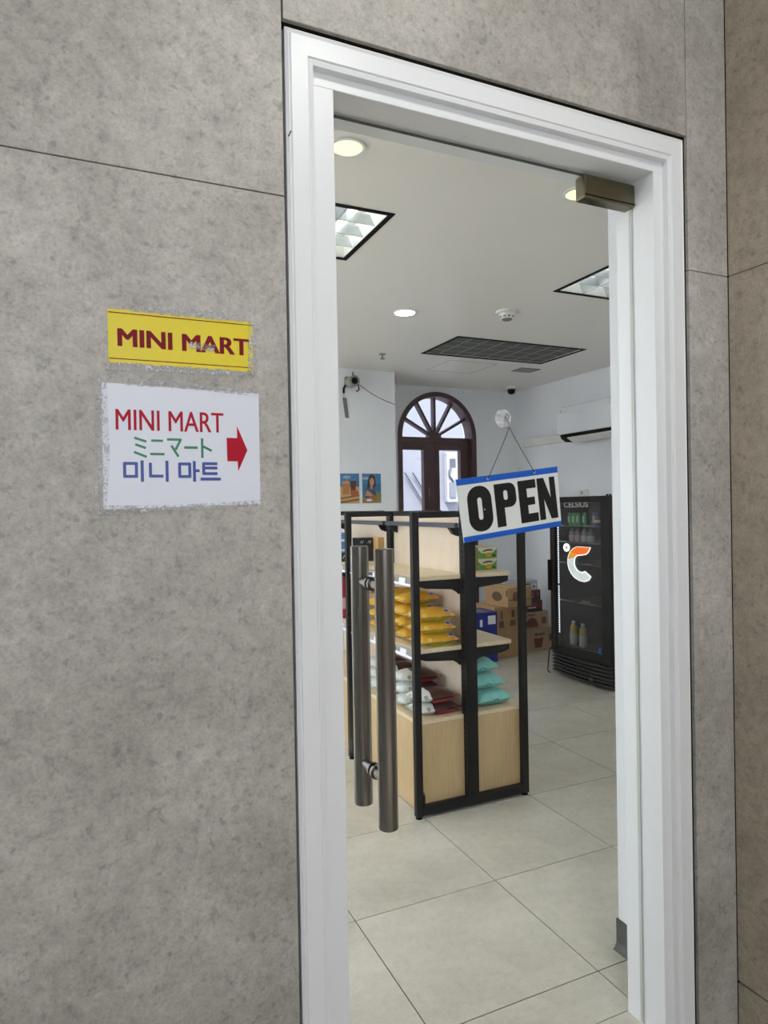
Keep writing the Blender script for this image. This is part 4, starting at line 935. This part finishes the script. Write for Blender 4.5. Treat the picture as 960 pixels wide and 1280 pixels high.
sm = thing('smoke_detector', 'white smoke detector on the ceiling between downlight and light panel', 'detector', (2.66, 3.80, ZC))
MB().lathe([(.075, ZC), (.073, ZC-.012), (.058, ZC-.018)], (2.66, 3.80, 0), 'z', 28).build('base', 'off_white', sm, smooth=True)
MB().lathe([(.055, ZC-.018), (.048, ZC-.045), (.040, ZC-.052)], (2.66, 3.80, 0), 'z', 28).build('chamber', 'off_white', sm, smooth=True)
for k in range(10):
    a = 2*math.pi*k/10; MB().box(-.006, .006, -.003, .003, ZC-.050, ZC-.040) ; c_, s_ = math.cos(a), math.sin(a)
    MB().add([(2.66+.0505*c_-.008*s_, 3.80+.0505*s_+.008*c_, ZC-.036), (2.66+.0505*c_+.008*s_, 3.80+.0505*s_-.008*c_, ZC-.036), (2.66+.0480*c_+.008*s_, 3.80+.0480*s_-.008*c_, ZC-.046), (2.66+.0480*c_-.008*s_, 3.80+.0480*s_+.008*c_, ZC-.046)], [(0, 1, 2, 3)]).build('slot', 'mid_grey', sm)
MB().lathe([(.036, ZC-.052), (.030, ZC-.060)], (2.66, 3.80, 0), 'z', 20).build('cap', 'mid_grey', sm)
x0, x1, y0, y1 = HOLES[2]
vt = thing('return_air_grille', 'large dark return air grille with white grid bars in the ceiling', 'vent', ((x0+x1)/2, (y0+y1)/2, ZC))
MB().ring([(x0-.015, y0-.015), (x1+.015, y0-.015), (x1+.015, y1+.015), (x0-.015, y1+.015)], [(x0+.010, y0+.010), (x1-.010, y0+.010), (x1-.010, y1-.010), (x0+.010, y1-.010)], ZC-.004, ZC+.001, 'z').build('frame', 'slot_dark', vt)
box(x0+.004, x1-.004, y0+.004, y1-.004, ZC+.0095, ZC+.018).build('filter', 'filter_dark', vt)
for k in range(1, 8): x = x0+(x1-x0)*k/8; box(x-.0025, x+.0025, y0+.01, y1-.01, ZC+.0055, ZC+.009).build('grid_bar', 'grey_plastic', vt)
for k in range(1, 4): y = y0+(y1-y0)*k/4; box(x0+.01, x1-.01, y-.0025, y+.0025, ZC+.002, ZC+.005).build('grid_bar', 'grey_plastic', vt)
sv = thing('ceiling_diffuser', 'small grey square ceiling vent behind the large grille', 'vent', (3.98, 5.40, ZC))
box(3.87, 4.09, 5.30, 5.47, ZC-.006, ZC).build('plate', 'mid_grey', sv)
for k in range(5): box(3.885, 4.075, 5.315+k*.03, 5.333+k*.03, ZC-.010, ZC-.006).build('blade', 'grey_plastic', sv)
hb = MB().ring([(3.06, 5.25), (3.56, 5.25), (3.56, 5.72), (3.06, 5.72)], [(3.066, 5.256), (3.554, 5.256), (3.554, 5.714), (3.066, 5.714)], ZC-.001, ZC+.0, 'z')
tag(hb.build('access_hatch', 'grey_plastic'), 'thin outline of a flush access hatch in the ceiling', 'hatch')
dc = thing('dome_camera', 'small dome camera with black eye on the ceiling near the back corner', 'camera', (4.38, 6.197, ZC))
MB().lathe([(.055, ZC), (.055, ZC-.02), (.048, ZC-.032)], (4.38, 6.197, 0), 'z', 24).build('base', 'off_white', dc, smooth=True)
MB().lathe([(.044, ZC-.032), (.042, ZC-.055), (.032, ZC-.075), (.012, ZC-.086)], (4.38, 6.197, 0), 'z', 24).build('eye', 'slot_dark', dc, smooth=True)
sp = thing('sprinkler_head', 'tiny sprinkler head on the ceiling above the wall camera', 'sprinkler', (2.386, 5.235, ZC))
MB().lathe([(.032, ZC), (.030, ZC-.006)], (2.386, 5.235, 0), 'z', 18).build('rosette', 'grey_plastic', sp); MB().lathe([(.008, ZC-.006), (.008, ZC-.04), (.022, ZC-.041), (.022, ZC-.044)], (2.386, 5.235, 0), 'z', 14).build('deflector', 'mid_grey', sp)

# ------------------------------------------------------------------ wall camera, tag and posters on the projecting wall
PY = 5.903
wc = thing('wall_camera', 'small beige wall camera with dangling cables above the posters', 'camera', (2.345, PY, 2.66))
box(2.29, 2.375, PY-.03, PY, 2.63, 2.72).build('mount', 'grey_plastic', wc, bevel=.004)
MB().lathe([(.052, PY-.13), (.052, PY-.03)], (2.345, 0, 2.665), 'y', 20).build('housing', 'grey_plastic', wc, smooth=True)
MB().lathe([(.032, PY-.134), (.032, PY-.13)], (2.345, 0, 2.665), 'y', 20).build('lens', 'slot_dark', wc)
MB().tube([(2.374, PY-.01, 2.77), (2.378, PY-.015, 2.73), (2.372, PY-.02, 2.70)], .005, 6).build('feed_cable', 'slot_dark', wc)
MB().tube([(2.385, PY-.03, 2.68), (2.42, PY-.03, 2.65), (2.43, PY-.03, 2.60), (2.40, PY-.03, 2.585)], .006, 6).build('loop_cable', 'slot_dark', wc)
MB().tube([(2.295, PY-.025, 2.64), (2.28, PY-.02, 2.61), (2.28, PY-.018, 2.565)], .010, 6).build('connector', 'slot_dark', wc)
MB().tube([(2.38, PY-.01, 2.70)] + [(2.38+.435*t, PY-.004, 2.70-.215*t-.03*math.sin(math.pi*t)) for t in (.15, .3, .45, .6, .75, .9, 1.)], .0035, 6).build('wall_cable', 'mid_grey', wc)
tg = thing('hanging_strip', 'narrow grey strip hanging on a thread under the wall camera', 'tag', (2.30, PY, 2.335))
MB().prism([(2.27, 2.525), (2.31, 2.523), (2.332, 2.335), (2.295, 2.337)], PY-.008, PY-.003).build('strip', 'mid_grey', tg); MB().tube([(2.285, PY-.006, 2.523), (2.281, PY-.012, 2.565)], .002, 5).build('thread', 'slot_dark', tg)
for nm, c in (('p_sky', (64, 122, 168)), ('p_cloud', (150, 176, 190)), ('p_sea', (40, 112, 150)), ('p_sand', (196, 160, 100)), ('p_stripe', (120, 78, 50)), ('p_drink', (176, 116, 70)), ('p_cola', (96, 34, 34)), ('p_straw', (200, 150, 110)),
               ('p_hair', (44, 30, 28)), ('p_skin', (190, 138, 104)), ('p_dress', (60, 70, 110)), ('p_food', (170, 90, 50)), ('p_leaf', (110, 140, 60)), ('p_table', (150, 120, 70)), ('p_edge', (230, 230, 230))):
    mat(nm, srgb(*c), .5, 0, .22, 45)
def poster(label, x0, x1, z0, z1, shapes):
    t = thing('poster', label, 'poster', ((x0+x1)/2, PY, z0), 'posters on the projecting wall'); w, h = x1-x0, z1-z0
    box(x0, x1, PY-.004, PY, z0, z1).build('board', 'p_sky', t)
    for k, (nm, m, poly) in enumerate(shapes):
        MB().prism([(x0+u*w, z0+v*h) for u, v in poly], PY-.0046-k*.0002, PY-.004).build(nm, m, t)
def R_(a, b, c, d): return [(a, c), (b, c), (b, d), (a, d)]
poster('poster of two iced drinks and snacks on a beach', 2.232, 2.424, 1.535, 1.815, [
    ('clouds', 'p_cloud', disc(.35, .88, .22, .05)), ('sea', 'p_sea', R_(0, 1, .55, .75)), ('beach', 'p_sand', R_(0, 1, 0, .56)),
    ('mat_stripes', 'p_stripe', [(0, .0), (1, .1), (1, .16), (0, .06)]), ('mat_stripes', 'p_stripe', [(0, .14), (1, .24), (1, .29), (0, .19)]),
    ('drink', 'p_cola', [(.55, .40), (.80, .40), (.84, .76), (.52, .76)]), ('drink', 'p_drink', [(.14, .30), (.46, .30), (.50, .70), (.08, .70)]), ('lid', 'p_straw', disc(.29, .70, .21, .05)),
    ('snacks', 'p_food', disc(.74, .34, .22, .10)), ('straw', 'p_straw', [(.30, .70), (.34, .70), (.40, .90), (.36, .90)])])
poster('poster of a long haired person in a blue dress eating by the sea', 2.456, 2.648, 1.535, 1.815, [
    ('clouds', 'p_cloud', disc(.2, .84, .2, .05)), ('sea', 'p_sea', R_(0, 1, .40, .66)), ('table', 'p_table', R_(0, 1, 0, .20)), ('leaves', 'p_leaf', disc(.82, .26, .2, .12)),
    ('hair', 'p_hair', [(.22, .34), (.30, .80), (.40, .95), (.55, .97), (.68, .88), (.72, .60), (.64, .50), (.60, .36)]),
    ('dress', 'p_dress', [(.08, .18), (.18, .46), (.40, .56), (.66, .50), (.74, .30), (.70, .18)]), ('neck', 'p_skin', R_(.43, .56, .48, .66)), ('face', 'p_skin', disc(.51, .72, .12, .14)),
    ('arm', 'p_skin', [(.12, .24), (.22, .44), (.32, .42), (.60, .26), (.60, .18), (.30, .24)]), ('meal', 'p_food', disc(.60, .20, .20, .07)), ('plate', 'p_edge', disc(.36, .10, .16, .04))])

# ------------------------------------------------------------------ lamps of the covered walk outside
for k, (x, y) in enumerate(((.80, .30), (-2.2, -.6))):
    t = thing('walk_downlight', ('round downlight in the walk ceiling in front of the door', 'round downlight in the walk ceiling left of the door')[k], 'ceiling light', (x, y, 3.2), 'downlights of the covered walk')
    MB().ring(disc(x, y, .10, .10, 32), disc(x, y, .085, .085, 32), 3.19, 3.2, 'z').build('rim', 'off_white', t)
    MB().lathe([(.085, 3.193), (.082, 3.198)], (x, y, 0), 'z', 32).build('lens', 'lamp_corridor', t)
